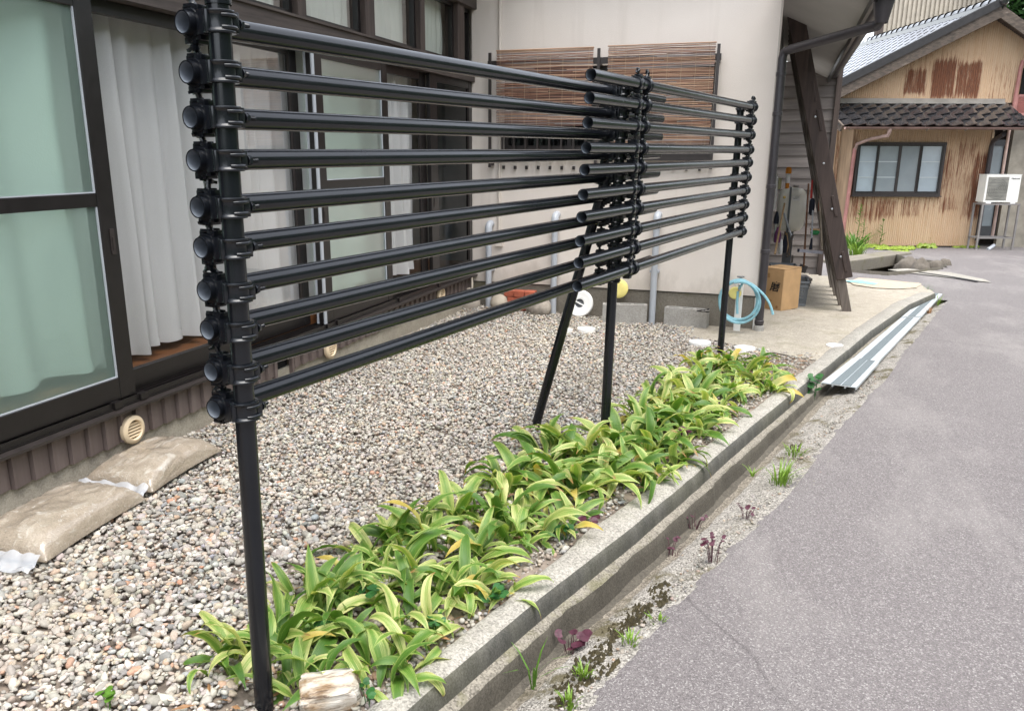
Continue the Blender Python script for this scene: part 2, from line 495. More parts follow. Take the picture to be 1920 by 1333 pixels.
def m_plastic_bag():
    k = N('sand_in_clear_bag')
    v = k.noise(7, None, 6, .7); g = k.noise(160, None, 3, .8)
    c = k.ramp(v, [(.3, (.25, .205, .155)), (.55, (.36, .305, .24)), (.75, (.49, .43, .36))])
    c = k.mix(.4, c, k.ramp(g, [(.3, (.14, .10, .065)), (.6, (.42, .34, .25)), (.8, (.6, .52, .42))]))
    wr = k.noise(11, k.co((1, .35, 1)), 5, .6, 1.8)
    wr2 = k.noise(30, k.co((.5, 1, 1)), 4, .6, 2.5)
    c = k.mix(k.ramp(wr, [(.55, 0.0), (.68, .6)]), c, (.60, .555, .49))
    c = k.mix(k.ramp(wr2, [(.60, 0.0), (.70, .5)]), c, (.66, .63, .58))
    k.col(c).rough(.6); k.setp(Coat_Weight=1.0, Coat_Roughness=.08)
    k.bump(k.math('ADD', wr, k.math('MULTIPLY', wr2, .5)), .45, .02)
    return k.m

BLACK = m_black_paint()
LIT_BORE = simple('lit_pipe_bore', (.165, .185, .215), .35, .2, 12)  # inside of the pipes, lightened to stand for its grey-blue reflection
STUCCO = m_stucco()
FOUND = m_concrete('foundation_concrete', (.33, .29, .23), (.46, .42, .34), 0, .35, .5, .35)
FOUND2 = m_concrete('damp_foundation_concrete', (.15, .135, .11), (.23, .205, .165), .5, .4, .6, .4)
KERB = m_concrete('kerb_concrete', (.25, .235, .205), (.36, .34, .30), .15, .45, 1.0, .7)
def m_kerb_face():  # algae streaks, with the shade on the road side darkened into the colour
    k = N('shaded_algae_concrete')
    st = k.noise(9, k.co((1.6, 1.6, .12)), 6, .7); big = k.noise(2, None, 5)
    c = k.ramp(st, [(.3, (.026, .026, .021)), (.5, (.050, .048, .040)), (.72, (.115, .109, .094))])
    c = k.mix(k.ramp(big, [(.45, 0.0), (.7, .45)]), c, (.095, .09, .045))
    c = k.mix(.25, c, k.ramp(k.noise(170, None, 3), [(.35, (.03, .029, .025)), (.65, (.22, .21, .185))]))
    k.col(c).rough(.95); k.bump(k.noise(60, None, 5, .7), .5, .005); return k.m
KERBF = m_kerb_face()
LEDGE = m_concrete('gutter_concrete', (.125, .11, .085), (.27, .245, .20), .5, .8, 1.0, .8)
def m_silt():
    k = N('damp_silt'); v = k.noise(5, k.co((1, 1, .3)), 6, .7); g = k.noise(120, None, 4, .8)
    c = k.ramp(v, [(.3, (.030, .026, .019)), (.55, (.060, .053, .040)), (.75, (.115, .104, .082))])
    c = k.mix(.4, c, k.ramp(g, [(.35, (.03, .025, .018)), (.65, (.19, .165, .13))]))
    k.col(c).rough(.9); k.bump(g, .6, .005); return k.m
SILT = m_silt()
STRIP = m_concrete('exposed_aggregate_concrete', (.165, .15, .13), (.32, .30, .27), .92, .8, 1.6, 1.0, (.085, .07, .03), (.11, .095, .07))
STRIPD = m_concrete('silted_aggregate', (.13, .11, .085), (.25, .22, .175), .7, .8, 1.4, 1.0, (.07, .058, .03), (.075, .062, .045))
APRON = m_concrete('apron_concrete', (.30, .265, .21), (.43, .385, .315), .25, .45, .8, .5)
PATCH = m_concrete('rust_stained_concrete', (.40, .32, .235), (.48, .40, .305), 0, .2, .8, .3)
BLOCKM = m_concrete('concrete_block', (.33, .315, .29), (.42, .405, .375), 0, .25, .5, .6)
ASPH = m_asphalt()
SOIL = simple('dark_soil', (.185, .15, .12), .95, .5, 14, .8, 70)
GROUND = simple('earth', (.12, .10, .07), .95, .4, 3, .5, 20)
STONE = m_attr_stone('pebble')
BOULDER = simple('river_stone', (.34, .30, .25), .85, .3, 7, .4, 50, perobj=.2)
BRONZE = simple('dark_bronze_aluminium', (.0105, .0085, .0083), .36, .2, 20, metallic=0, spec=.5)
BRONZE2 = simple('brown_window_track', (.030, .0235, .0215), .42, .2, 20)
WEATHER = m_wood('weathered_dark_timber', (.03, .023, .02), (.075, .058, .05), (.17, .145, .12), 22, 'Y')
WEATHERZ = m_wood('weathered_post_timber', (.035, .024, .02), (.085, .062, .052), (.30, .27, .24), 22, 'Z')
OLDWOOD = m_wood('dark_stained_plank', (.018, .0125, .011), (.055, .037, .031), (.16, .13, .115), 20, 'Z', perobj=.2)
GREYWOOD = m_wood('silvered_timber', (.045, .035, .03), (.14, .118, .10), (.27, .245, .21), 18, 'Z', perobj=.2)
PLANKX = m_wood('grey_board', (.10, .085, .08), (.20, .175, .16), (.31, .28, .26), 14, 'X', perobj=.22)
BARGE = m_wood('bleached_barge_board', (.025, .019, .015), (.115, .088, .068), (.36, .31, .255), 20, 'X', perobj=.1)
SIDING = m_wood('brown_siding', (.125, .094, .085), (.172, .134, .122), (.20, .16, .147), 26, 'Z', .65, .18, .08)
FLOORW = m_wood('floorboard', (.13, .052, .022), (.24, .105, .045), None, 14, 'Y', .35, .05, 0)
FROST = m_frosted()
CLEAR = m_clear('clear_glass', (.95, .955, .95), .28)
SCREEN = m_clear('dark_screen_glass', (.30, .36, .40), .5, .05)
CURT = m_curtain('sheer_white_curtain', (.76, .755, .75), .25)
CURT2 = m_curtain('pale_green_curtain', (.66, .70, .62), .12)
LEAF = m_leaf()
GREEN = m_green('weed_green', (.085, .19, .02))
GREEN2 = m_green('round_leaf_green', (.03, .125, .028))
LIME = m_green('grass_lime', (.16, .27, .03))
PURPLE = m_green('purple_leaf', (.085, .022, .04))
MOSS = m_green('moss', (.22, .30, .035), .4, .1)
DRY = m_green('dry_leaf', (.30, .16, .07), .4, .2)
STRAW = m_wood('reed', (.16, .085, .045), (.33, .20, .115), (.50, .36, .24), 30, 'X', .7, .1, 0)
IVORY = simple('ivory_plastic', (.70, .565, .385), .5, .12, 12)
WHITEP = simple('white_plastic', (.78, .775, .75), .4, .05, 6)
YELLOWP = simple('yellow_plastic', (.72, .62, .20), .5, .12, 9)
GREYP = simple('grey_plastic', (.105, .115, .125), .5, .15, 9)
GREYP2 = simple('mid_grey_plastic', (.17, .185, .20), .5, .12, 9)
PVC = simple('grey_pvc', (.42, .445, .48), .38, .07, 7)
DARKPVC = simple('dark_brown_downpipe', (.038, .033, .036), .42, .2, 8)
PINKPVC = simple('faded_red_pipe', (.38, .17, .15), .55, .25, 6)
ZINC = simple('galvanised_sheet', (.54, .58, .60), .38, .12, 14, metallic=.35)
GRIT = simple('anti_slip_grit', (.135, .16, .17), .95, .35, 160, .8, 300)
STEEL = simple('steel', (.48, .48, .49), .3, .2, 20, metallic=1)
RUST = m_rusty()
ROOF = m_roof()
ROOFU = simple('glossy_tile', (.05, .05, .055), .1, .3, 9)
_p = ROOFU.node_tree.nodes['Principled BSDF']; _p.inputs['Coat Weight'].default_value = 1; _p.inputs['Coat Roughness'].default_value = .05; _p.inputs['Coat IOR'].default_value = 1.8
SOFFIT = simple('grey_soffit_board', (.40, .385, .365), .85, .08, 3)
FLASH = simple('weathered_flashing', (.27, .245, .215), .55, .25, 6, stretch=(.3, 1, 1))
HOSE = m_green('blue_hose', (.33, .60, .67), .12, .35)
CARD = simple('cardboard', (.44, .275, .135), .85, .12, 9)
INK = simple('black_ink', (.012, .011, .011), .8, .2)
BRICK = simple('red_brick', (.40, .105, .058), .9, .3, 12, .5, 90, perobj=.2)
TANK = simple('ivory_tank_enamel', (.80, .78, .70), .4, .06, 5)
DARKHOLE = simple('dark_void', (.006, .006, .006), .95, .1)
ORANGE = simple('orange_plastic', (.75, .26, .02), .35, .1)
REDP = simple('red_plastic', (.50, .03, .03), .45, .15)
GREENP = simple('green_plastic', (.01, .22, .06), .45, .15)
NAVY = simple('navy_bristle', (.012, .016, .03), .8, .3, 60)
LWOOD = m_wood('pale_handle_wood', (.36, .22, .10), (.55, .37, .20), None, 20, 'Z', .6, .05)
BWOOD = m_wood('brown_handle_wood', (.10, .04, .018), (.19, .085, .04), None, 20, 'Z', .6, .05)
PINKC = simple('pink_cloth', (.50, .23, .22), .95, .2, 20, .3, 90)
PURPC = simple('purple_bag', (.16, .045, .15), .6, .3, 12)
SLATE = simple('grey_louvre', (.20, .185, .175), .6, .2, 6)
SHUTTER = simple('faded_red_louvre', (.33, .115, .095), .6, .2, 8)
ACWHITE = simple('off_white_enamel', (.74, .73, .68), .45, .06, 6)
ACGRILLE = simple('dusty_grille', (.235, .225, .195), .7, .25, 6)
TURQ = simple('turquoise_paint', (.22, .47, .50), .8, .3, 30)
BARK = m_wood('weathered_heartwood', (.07, .042, .025), (.40, .32, .24), (.74, .70, .63), 42, 'X', .85, .8, 0)
TRUNK = m_wood('bark', (.05, .035, .025), (.12, .09, .065), None, 14, 'Z', .9, .6)

# ================================================================== SETTING
def fnz(*a): return noise.noise(Vector(a))
def curve_x(px_list, zf):
    P = [on_f(x, y, zf) for x, y in px_list]
    P.sort(key=lambda p: p.y)
    ys = [p.y for p in P]; xs = [p.x for p in P]
    s0 = (xs[1] - xs[0]) / (ys[1] - ys[0]); s1 = (xs[-1] - xs[-2]) / (ys[-1] - ys[-2])
    ys = [ys[0] - 3] + ys + [ys[-1] + 3]; xs = [xs[0] - 3 * s0] + xs + [xs[-1] + 3 * s1]
    return lambda y: float(np.interp(y, ys, xs))
kz = lambda x, y: kerb_z(y)
X_IN = curve_x([(700, 1331), (890, 1171), (994, 1085), (1103, 993), (1204, 922), (1281, 868), (1406, 771), (1487, 707), (1530, 674)], kz)
X_OUT = curve_x([(778, 1322), (994, 1139), (1200, 979), (1305, 891), (1389, 818), (1500, 728), (1526, 707), (1595, 653), (1707, 570), (1791, 533)], kz)
X_ROAD = curve_x([(1098, 1322), (1172, 1232), (1256, 1136), (1360, 1036), (1472, 924), (1560, 812), (1656, 710), (1710, 640), (1759, 580), (1799, 543)], road_z)
Y_END = 10.7

# ground sheet, out to the horizon
mb = MB()
mb.grid(lambda u, v: (lerp(-300, 300, u), lerp(-300, 300, v), -1.6), 8, 8)
struct('ground', mb, GROUND)

# kerb, gutter and the rough concrete strip beside it
ys = list(np.arange(-0.6, Y_END + .01, .03))
def loft(rows):
    b = MB(); n = len(rows[0])
    b.add([p for r_ in rows for p in r_], [(i * n + j, i * n + j + 1, (i + 1) * n + j + 1, (i + 1) * n + j) for i in range(len(rows) - 1) for j in range(n - 1)])
    return b
rk, rg, rs = [], [], []
for y in ys:
    xo, xi, xr, z = X_OUT(y), X_IN(y), X_ROAD(y), kerb_z(y)
    xi = min(xi, xo - .10)
    if y > 5.6: xi = max(xi, xo - .17)
    w = .004 * fnz(y * 3, 1, 0) + .003 * fnz(y * 11, 5, 0); w2 = .010 * fnz(y * 4, 9, 0) + .007 * fnz(y * 13, 3, 1) + .004 * fnz(y * 31, 2, 6)
    rk.append([(xi - .012 + w2, y, z - .09), (xi + w2, y, z - .008), (xi + .012 + w2, y, z), ((xi + xo) / 2, y, z + .002 + w * .4), (xo - .034 + w, y, z + .001),
               (xo - .012 + w, y, z - .007), (xo - .001 + w, y, z - .024), (xo + .003 + w, y, z - .05), (xo + .005 + w, y, z - .075)])
    zb = min(-.170, z - .128)
    rg.append([(xo + .004 + w, y, z - .074), (xo + .016, y, z - .078 + w2 * .5), (xo + .031 + w2 * .8, y, z - .080), (xo + .038 + w2, y, z - .087), (xo + .043 + w2 * 1.3, y, (z - .08 + zb) / 2), (xo + .050 + w2, y, zb), (xo + .085, y, zb - .003)])
    x0 = xo + .075; zr = road_z(xr, y) - .003
    row = []
    for t in np.linspace(0, 1, 12):
        h = lerp(zb - .004, zr, min(1, t * 1.1) ** .95) + (.012 * fnz(y * 7, t * 5, 2) + .008 * fnz(y * 19, t * 13, 4)) * (1 if 0 < t < 1 else 0)
        row.append((lerp(x0, xr + .02, t), y, min(h, zr + .004) if t > .9 else h))
    rs.append(row)
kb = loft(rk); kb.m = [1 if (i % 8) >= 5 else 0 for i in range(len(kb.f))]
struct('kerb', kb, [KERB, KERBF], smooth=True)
gb = loft(rg); gb.m = [1 if (i % 6) >= 3 else 0 for i in range(len(gb.f))]
struct('gutter', gb, [LEDGE, SILT], smooth=True)
sb = loft(rs); sb.m = [1 if (i % 11) < 2 else 0 for i in range(len(sb.f))]
struct('gutter_edge_strip', sb, [STRIP, STRIPD], smooth=True)

# pit at the far end of the drive
PIT = [on_f(x, y, road_z) for x, y in [(1560, 507), (1600, 490), (1668, 477), (1700, 489), (1778, 497), (1762, 506), (1722, 512), (1665, 516), (1630, 514)]]
def inside(x, y, poly):
    c = False; n = len(poly)
    for i in range(n):
        a, b = poly[i], poly[i - 1]
        if (a.y > y) != (b.y > y) and x < (b.x - a.x) * (y - a.y) / (b.y - a.y) + a.x: c = not c
    return c
# road: near field follows the strip edge, far field wraps round the pit
mb = MB()
for i, y in enumerate(ys[:-1]):
    y2 = ys[i + 1]
    xs_ = [0, .03, .08, .2, .4, .8, 1.5, 3, 6, 14]
    for a, b in zip(xs_[:-1], xs_[1:]):
        q = []
        for yy, dx in ((y, a), (y, b), (y2, b), (y2, a)):
            x = X_ROAD(yy) + dx + (.020 * fnz(yy * 5, 0, 7) + .014 * fnz(yy * 17, 2, 7) + .008 * fnz(yy * 43, 5, 7) if dx == 0 else 0)
            q.append((x, yy, road_z(x, yy) + (-.006 if dx == 0 else .006 * fnz(x * .9, yy * .9, 3))))
        mb.add(q, [(0, 1, 2, 3)])
cell = .12
for j in range(int((24.5 - ys[-1]) / cell)):
    for i in range(int(18 / cell)):
        x0, y0 = -4 + i * cell, ys[-1] + j * cell
        if i > 64 and i % 8: continue
        wdt = cell * 8 if i >= 64 else cell
        if inside(x0 + cell / 2, y0 + cell / 2, PIT): continue
        P = [(x0, y0), (x0 + wdt, y0), (x0 + wdt, y0 + cell), (x0, y0 + cell)]
        mb.add([(a, b, road_z(a, b) + .006 * fnz(a * .9, b * .9, 3)) for a, b in P], [(0, 1, 2, 3)])
mb.b2((-4, 24.4, -3), (14, 60, road_z(0, 24.4)))
mb.b2((-6, -8, -1.2), (14, -.6, -.104))
struct('road', mb, ASPH)
# drive of old concrete
mb = MB()
cell = .12
AP_A, AP_B = on_f(1300, 633, apron_z), on_f(1532, 676, apron_z)
FARLINE = [on_f(x, y, apron_z) for x, y in [(1791, 533), (1722, 514), (1660, 518), (1610, 507), (1560, 503)]]
for j in range(80):
    y0 = 6.0 + j * cell
    for i in range(48):
        x0 = -1.1 + i * cell
        def ok(x, y):
            if x > X_OUT(min(y, Y_END)) - .02: return 0
            e = (AP_B.x - AP_A.x) * (y - AP_A.y) - (AP_B.y - AP_A.y) * (x - AP_A.x)
            if e < .0: return 0
            if x < -.14 and y > WY + .1: return 0
            if x < AP_A.x - .05: return 0
            if inside(x, y, PIT): return 0
            if y > FARLINE[0].y: return 1 if x < 1.9 - (y - 10.7) * .8 else 0
            return 1
        q = [(x0, y0), (x0 + cell, y0), (x0 + cell, y0 + cell), (x0, y0 + cell)]
        c = [ok(*p) for p in q]
        if sum(c) == 4 or (sum(c) >= 2 and y0 < 11):
            q2 = []
            for (x, y), o_ in zip(q, c):
                if not o_:
                    x = min(x, X_OUT(min(y, Y_END)) - .015)
                    if (AP_B.x - AP_A.x) * (y - AP_A.y) - (AP_B.y - AP_A.y) * (x - AP_A.x) < 0:
                        y = AP_A.y + (AP_B.y - AP_A.y) * (x - AP_A.x) / (AP_B.x - AP_A.x)
                q2.append((x, y, apron_z(x, y) + .005 * fnz(x * 1.3, y * 1.3, 1)))
            mb.add(q2, [(0, 1, 2, 3)])
struct('driveway', mb, APRON, smooth='fix')
# ochre and turquoise paint patches on the drive
def sheet(name, pts, zf, dz, mat):
    b = MB(); P = [on_f(x, y, zf) for x, y in pts]
    c = sum((p for p in P), Vector()) / len(P)
    b.add([(p.x, p.y, zf(p.x, p.y) + dz) for p in [c] + P], [(0, i + 1, (i + 1) % len(P) + 1) for i in range(len(P))])
    return struct(name, b, mat)
sheet('rust_stain', [(1592, 529), (1610, 522), (1640, 524), (1690, 529), (1728, 533), (1718, 541), (1680, 543), (1640, 541), (1600, 535)], apron_z, .009, PATCH)
sheet('painted_patch', [(1583, 528), (1612, 527), (1646, 533), (1640, 536), (1590, 530)], apron_z, .013, TURQ)
# pit walls
mb = MB()
n = len(PIT)
mb.add([(p.x, p.y, road_z(p.x, p.y) + .05) for p in PIT] + [(p.x, p.y, -1.3) for p in PIT], [(i, (i + 1) % n, n + (i + 1) % n, n + i) for i in range(n)] + [tuple(range(n, 2 * n))])
struct('drain_pit', mb, FOUND2)

# garden soil under the pebbles
mb = MB()
def soil_pt(u, v):
    y = lerp(-.6, WY + .05, v); x = lerp(WX - .06, min(X_IN(y), 0.55), u)
    return (x, y, garden_z(x, y) - .018 + .008 * fnz(x * 5, y * 5, 0) + .004 * fnz(x * 17, y * 17, 3))
mb.grid(soil_pt, 90, 220)
struct('soil', mb, SOIL, smooth=True)

# ------------------------------------------------------------------ pebbles (one mesh, a tint per stone)
def ico(sub):
    bm = bmesh.new(); bmesh.ops.create_icosphere(bm, subdivisions=sub, radius=1)
    v = np.array([q.co[:] for q in bm.verts]); f = np.array([[x.index for x in q.verts] for q in bm.faces]); bm.free()
    return v, f
def stone_shapes(sub, n, seed):
    v, f = ico(sub); g = np.random.default_rng(seed); out = []
    for _ in range(n):
        w = v.copy()
        for _ in range(7):                                     # flatten some facets
            d = g.normal(size=3); d /= np.linalg.norm(d); h = g.uniform(.55, .9)
            t = w @ d; k = np.maximum(0, t - h); w -= np.outer(k, d) * .9
        w *= 1 + g.normal(0, .05, (len(w), 1))
        w *= np.array([g.uniform(.8, 1.25), g.uniform(.65, 1.0), g.uniform(.42, .75)])
        out.append(w)
    return np.array(out), f
PAL = np.array([(.44, .415, .37), (.36, .335, .295), (.53, .50, .445), (.27, .26, .24), (.20, .20, .20), (.42, .355, .275), (.49, .41, .32), (.44, .30, .21), (.34, .27, .225), (.30, .315, .325), (.60, .575, .53), (.42, .215, .135)])
PW = np.array([.19, .17, .15, .12, .07, .08, .06, .03, .04, .05, .035, .009]); PW = PW / PW.sum()
def pebbles(name, pts, size, sub, seed, pal=PAL, pw=PW, mat=STONE, bright=1.0):
    shp, f = stone_shapes(sub, 28, seed); g = np.random.default_rng(seed + 1)
    n = len(pts); w = shp[g.integers(0, 28, n)]
    ang = g.uniform(0, 2 * np.pi, n); ca, sa = np.cos(ang), np.sin(ang)
    tx, ty = g.normal(0, .35, n), g.normal(0, .35, n)
    x, y, z = w[..., 0], w[..., 1], w[..., 2]
    y, z = y * np.cos(tx)[:, None] - z * np.sin(tx)[:, None], y * np.sin(tx)[:, None] + z * np.cos(tx)[:, None]
    x, z = x * np.cos(ty)[:, None] + z * np.sin(ty)[:, None], -x * np.sin(ty)[:, None] + z * np.cos(ty)[:, None]
    x, y = x * ca[:, None] - y * sa[:, None], x * sa[:, None] + y * ca[:, None]
    s = size[:, None]
    V = np.stack([x * s + pts[:, 0:1], y * s + pts[:, 1:2], z * s + pts[:, 2:3]], -1).reshape(-1, 3)
    nv = w.shape[1]
    F = (f[None] + (np.arange(n) * nv)[:, None, None]).reshape(-1, 3)
    me = bpy.data.meshes.new(name)
    me.vertices.add(len(V)); me.vertices.foreach_set('co', V.astype(np.float32).ravel())
    me.loops.add(F.size); me.loops.foreach_set('vertex_index', F.astype(np.int32).ravel())
    me.polygons.add(len(F)); me.polygons.foreach_set('loop_start', (np.arange(len(F)) * 3).astype(np.int32))
    me.update(calc_edges=True)
    c = pal[g.choice(len(pal), n, p=pw)] * g.uniform(.8, 1.16, (n, 1)) * bright * (1 + g.normal(0, .03, (n, 3)))
    C = np.concatenate([np.clip(np.repeat(c, nv, 0), 0, .85), np.ones((n * nv, 1))], 1).astype(np.float32)
    a = me.color_attributes.new('tint', 'FLOAT_COLOR', 'POINT'); a.data.foreach_set('color', C.ravel())
    me.polygons.foreach_set('use_smooth', np.ones(len(F), bool))
    me.materials.append(mat)
    return link(name, me)
def scatter(n, y0, y1, bed=False):
    out = []
    while len(out) < n:
        y = rng.uniform(y0, y1); x1 = min(X_IN(y) - .01, .5)
        x = rng.uniform(WX + .02, x1)
        if y > AP_A.y - .25:                                   # ends at the drive
            ya = AP_A.y + (AP_B.y - AP_A.y) * (x - AP_A.x) / (AP_B.x - AP_A.x)
            if x > AP_A.x - .03 and y > ya + .03: continue
        if y > WY - .02: continue
        d = x1 - x
        inbed = d < (.36 + .07 * fnz(y * 2, 3, 3))
        if inbed != bed: continue
        out.append((x, y, garden_z(x, y)))
    return np.array(out)
gravel_n = 0
P = scatter(18500, .55, 2.75); P[:, 2] += rng.uniform(-.012, .006, len(P))
s_ = np.clip(rng.lognormal(math.log(.0098), .36, len(P)), .005, .023)
o1 = pebbles('gravel', P, s_, 2, 3); o1['kind'] = 'stuff'
P = scatter(47000, 2.7, WY); P[:, 2] += rng.uniform(-.012, .006, len(P))
s_ = np.clip(rng.lognormal(math.log(.0100), .32, len(P)), .006, .021)
o2 = pebbles('gravel', P, s_, 1, 5, bright=1.06); o2['kind'] = 'stuff'
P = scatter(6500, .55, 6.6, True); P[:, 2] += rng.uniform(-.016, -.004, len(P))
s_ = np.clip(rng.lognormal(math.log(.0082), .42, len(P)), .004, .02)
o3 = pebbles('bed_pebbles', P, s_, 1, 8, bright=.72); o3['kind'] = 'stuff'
# loose grit along the concrete strip
P = []
for _ in range(2200):
    y = rng.uniform(.9, 6.3); t = rng.beta(2.2, 1.3); xo, xr = X_OUT(y) + .10, X_ROAD(y)
    zb = min(-.170, kerb_z(y) - .128)
    P.append((lerp(xo, xr + (.10 if rng.random() < .12 else 0), t), y, lerp(zb - .004, road_z(xr, y) - .003, min(1, t * 1.1) ** .95) - .001))
P = np.array(P); s_ = np.clip(rng.lognormal(math.log(.0052), .4, len(P)), .002, .013)
o4 = pebbles('strip_grit', P, s_, 1, 21, bright=.64); o4['kind'] = 'stuff'

# ================================================================== THE HOUSE BY THE GARDEN
house = thing('house', 'cream rendered house with dark sliding glass doors facing the pebble garden', 'house', (WX, 4.0, 0))
H = lambda n, b, mt, p=None, **k: obj(n, b, mt, p or house, **k)
YW0 = -1.2                                                     # the window wall runs on past the frame on the left
# foundation and siding under the doors
mb = MB().b2((WX - .25, YW0, -.4), (WX - .012, WY, .16)); H('foundation', mb, FOUND)
for y in np.arange(YW0, WY - .06, .0942):
    i = int(round(y / .0942)); a = .0942
    if 3.97 < y + a * .5 < 4.16: continue
    mb = MB(); dz = .006 * fnz(i * 3.7, 0, 0)
    z0, z1 = .142 + dz, .288
    x0, x1 = WX - .006, WX + .014
    mb.add([(WX - .012, y, z0), (WX - .012, y + a - .004, z0), (x0 + .004, y + a - .004, z0), (x1, y + .004, z0),
            (WX - .012, y, z1), (WX - .012, y + a - .004, z1), (x0 + .004, y + a - .004, z1), (x1, y + .004, z1)],
           [(0, 1, 2, 3), (4, 7, 6, 5), (0, 4, 5, 1), (1, 5, 6, 2), (2, 6, 7, 3), (3, 7, 4, 0)])
    H('siding_panel', mb, SIDING)
mb = MB().b2((WX - .2, 3.985, .03), (WX - .03, 4.15, .288)); H('underfloor_opening', mb, DARKHOLE)
mb = MB().b2((WX - .012, 3.965, .03), (WX + .012, 3.99, .288)); mb.b2((WX - .012, 4.145, .03), (WX + .012, 4.165, .288)); H('opening_frame', mb, SIDING)
# sill ledge and track
mb = MB()
mb.add([(WX - .05, YW0, .288), (WX + .05, YW0, .288), (WX + .052, YW0, .300), (WX - .05, YW0, .318), (WX - .05, WY, .288), (WX + .05, WY, .288), (WX + .052, WY, .300), (WX - .05, WY, .318)],
       [(0, 1, 2, 3), (4, 7, 6, 5), (0, 4, 5, 1), (1, 5, 6, 2), (2, 6, 7, 3), (3, 7, 4, 0)])
H('sill_ledge', mb, BRONZE2)
mb = MB()
for dx, w in ((.016, .006), (-.012, .005), (-.042, .005), (-.075, .006)):
    mb.b2((WX + dx - w, YW0, .306), (WX + dx, WY - .002, .338))
mb.b2((WX - .09, YW0, .300), (WX + .022, WY - .004, .312))
for y in (2.72, 2.88, 4.55, 4.68, 5.62, 6.4): mb.b2((WX + .0, y, .308), (WX + .03, y + .045, .34))
H('door_track', mb, BRONZE)
# sliding doors
def sash(y0, y1, dx, pane_mat, z0=.337, z1=2.02, st=(.085, .085), bot=.10, top=.06, mid=None, handle=None, name='sliding_door'):
    b = MB(); x0, x1 = WX + dx - .032, WX + dx
    b.b2((x0, y0, z0), (x1, y0 + st[0], z1)); b.b2((x0, y1 - st[1], z0), (x1, y1, z1))
    b.b2((x0 + .002, y0 + st[0], z0), (x1 - .002, y1 - st[1], z0 + bot)); b.b2((x0 + .002, y0 + st[0], z1 - top), (x1 - .002, y1 - st[1], z1))
    if mid: b.b2((x0 + .003, y0 + st[0], mid[0]), (x1 - .003, y1 - st[1], mid[1]))
    d = H(name, b, BRONZE, bevel=.003, seg=1)
    segs = [(z0 + bot, mid[0]), (mid[1], z1 - top)] if mid else [(z0 + bot, z1 - top)]
    for a, c in segs:
        p = MB(); xm = WX + dx - .016
        p.add([(xm, y0 + st[0] - .004, a - .004), (xm, y1 - st[1] + .004, a - .004), (xm, y1 - st[1] + .004, c + .004), (xm, y0 + st[0] - .004, c + .004)], [(0, 1, 2, 3)])
        obj('pane', p, pane_mat, d)
        g = MB()
        for yy in (y0 + st[0], y1 - st[1] - .006): g.b2((xm + .002, yy, a), (xm + .010, yy + .006, c))
        g.b2((xm + .002, y0 + st[0] + .006, a), (xm + .010, y1 - st[1] - .006, a + .005))
        obj('glazing_bead', g, PVC if pane_mat is FROST else BRONZE2, d)
    if handle:
        g = MB().b2((x1, handle[0] - .012, handle[1] - .055), (x1 + .004, handle[0] + .012, handle[1] + .055)); g.b2((x1 + .003, handle[0] - .004, handle[1] - .035), (x1 + .007, handle[0] + .004, handle[1] + .02))
        obj('handle', g, BRONZE2, d)
    return d
sash(-.62, 1.10, -.045, CLEAR)
sash(1.02, 2.885, 0, FROST, mid=(1.18, 1.237), st=(.085, .092), handle=(2.848, 1.03))
sash(2.80, 3.83, -.045, CLEAR, st=(.085, .068))
sash(3.765, 4.545, -.09, CLEAR, st=(.068, .075))
sash(4.55, 5.575, 0, FROST, mid=(1.18, 1.237), st=(.135, .08), handle=(4.63, 1.03))
sash(5.565, 6.355, -.045, CLEAR, st=(.11, .095))
sash(6.345, WY - .002, 0, SCREEN, st=(.15, .075), mid=None, handle=(6.40, 1.03))
mb = MB().b2((WX - .05, 4.556, .34), (WX + .008, 4.584, 2.015)); H('door_seal', mb, PVC)
# interior: floor, skirting wall behind
mb = MB().b2((WX - 2.4, YW0, .30), (WX - .10, WY, .42)); H('interior_floor', mb, FLOORW)
mb = MB().b2((WX - 2.42, YW0, .3), (WX - 2.4, WY, 2.9)); mb.b2((WX - 2.4, YW0 - .02, .3), (WX - .02, YW0, 2.9)); mb.b2((WX - 2.4, YW0, 2.7), (WX - .02, WY, 2.72)); mb.b2((WX - 2.4, WY + .14, .3), (WX + .0, WY + .16, 2.9))
H('interior_wall', mb, simple('interior_plaster', (.42, .39, .34), .9, .1))
# door head beam and the strip of high windows over it
mb = MB().b2((WX - .12, YW0, 2.02), (WX + .03, WY - .001, 2.142)); mb.b2((WX - .122, YW0, 2.142), (WX + .044, WY - .003, 2.155))
H('head_beam', mb, WEATHER)
posts = [.3, 1.4, 2.35, 3.35, 4.42, 5.25, 6.14, 6.92]
for i, y in enumerate(posts):
    w = (.09, .09, .09, .09, .09, .13, .085, .15)[i]
    mb = MB().b2((WX - .10, y, 2.155), (WX + .022, y + w, 2.62)); H('transom_post', mb, WEATHERZ, bevel=.004, seg=1)
ed = [YW0] + posts + [WY]
for i in range(len(ed) - 1):
    a = ed[i] + ((.09, .09, .09, .09, .09, .13, .085, .15)[i - 1] if i else 0); b_ = ed[i + 1]
    if b_ - a < .1: continue
    mb = MB(); x0, x1 = WX - .06, WX - .02
    mb.b2((x0, a, 2.157), (x1, a + .03, 2.618)); mb.b2((x0, b_ - .03, 2.157), (x1, b_, 2.618)); mb.b2((x0 + .002, a + .03, 2.157), (x1 - .002, b_ - .03, 2.185)); mb.b2((x0 + .002, a + .03, 2.59), (x1 - .002, b_ - .03, 2.618))
    w = H('transom_window', mb, BRONZE)
    p = MB(); p.add([(WX - .04, a + .03, 2.185), (WX - .04, b_ - .03, 2.185), (WX - .04, b_ - .03, 2.59), (WX - .04, a + .03, 2.59)], [(0, 1, 2, 3)])
    obj('pane', p, CLEAR, w)
mb = MB().b2((WX - .12, YW0, 2.62), (WX + .05, WY - .002, 2.76)); H('lintel_board', mb, WEATHER)
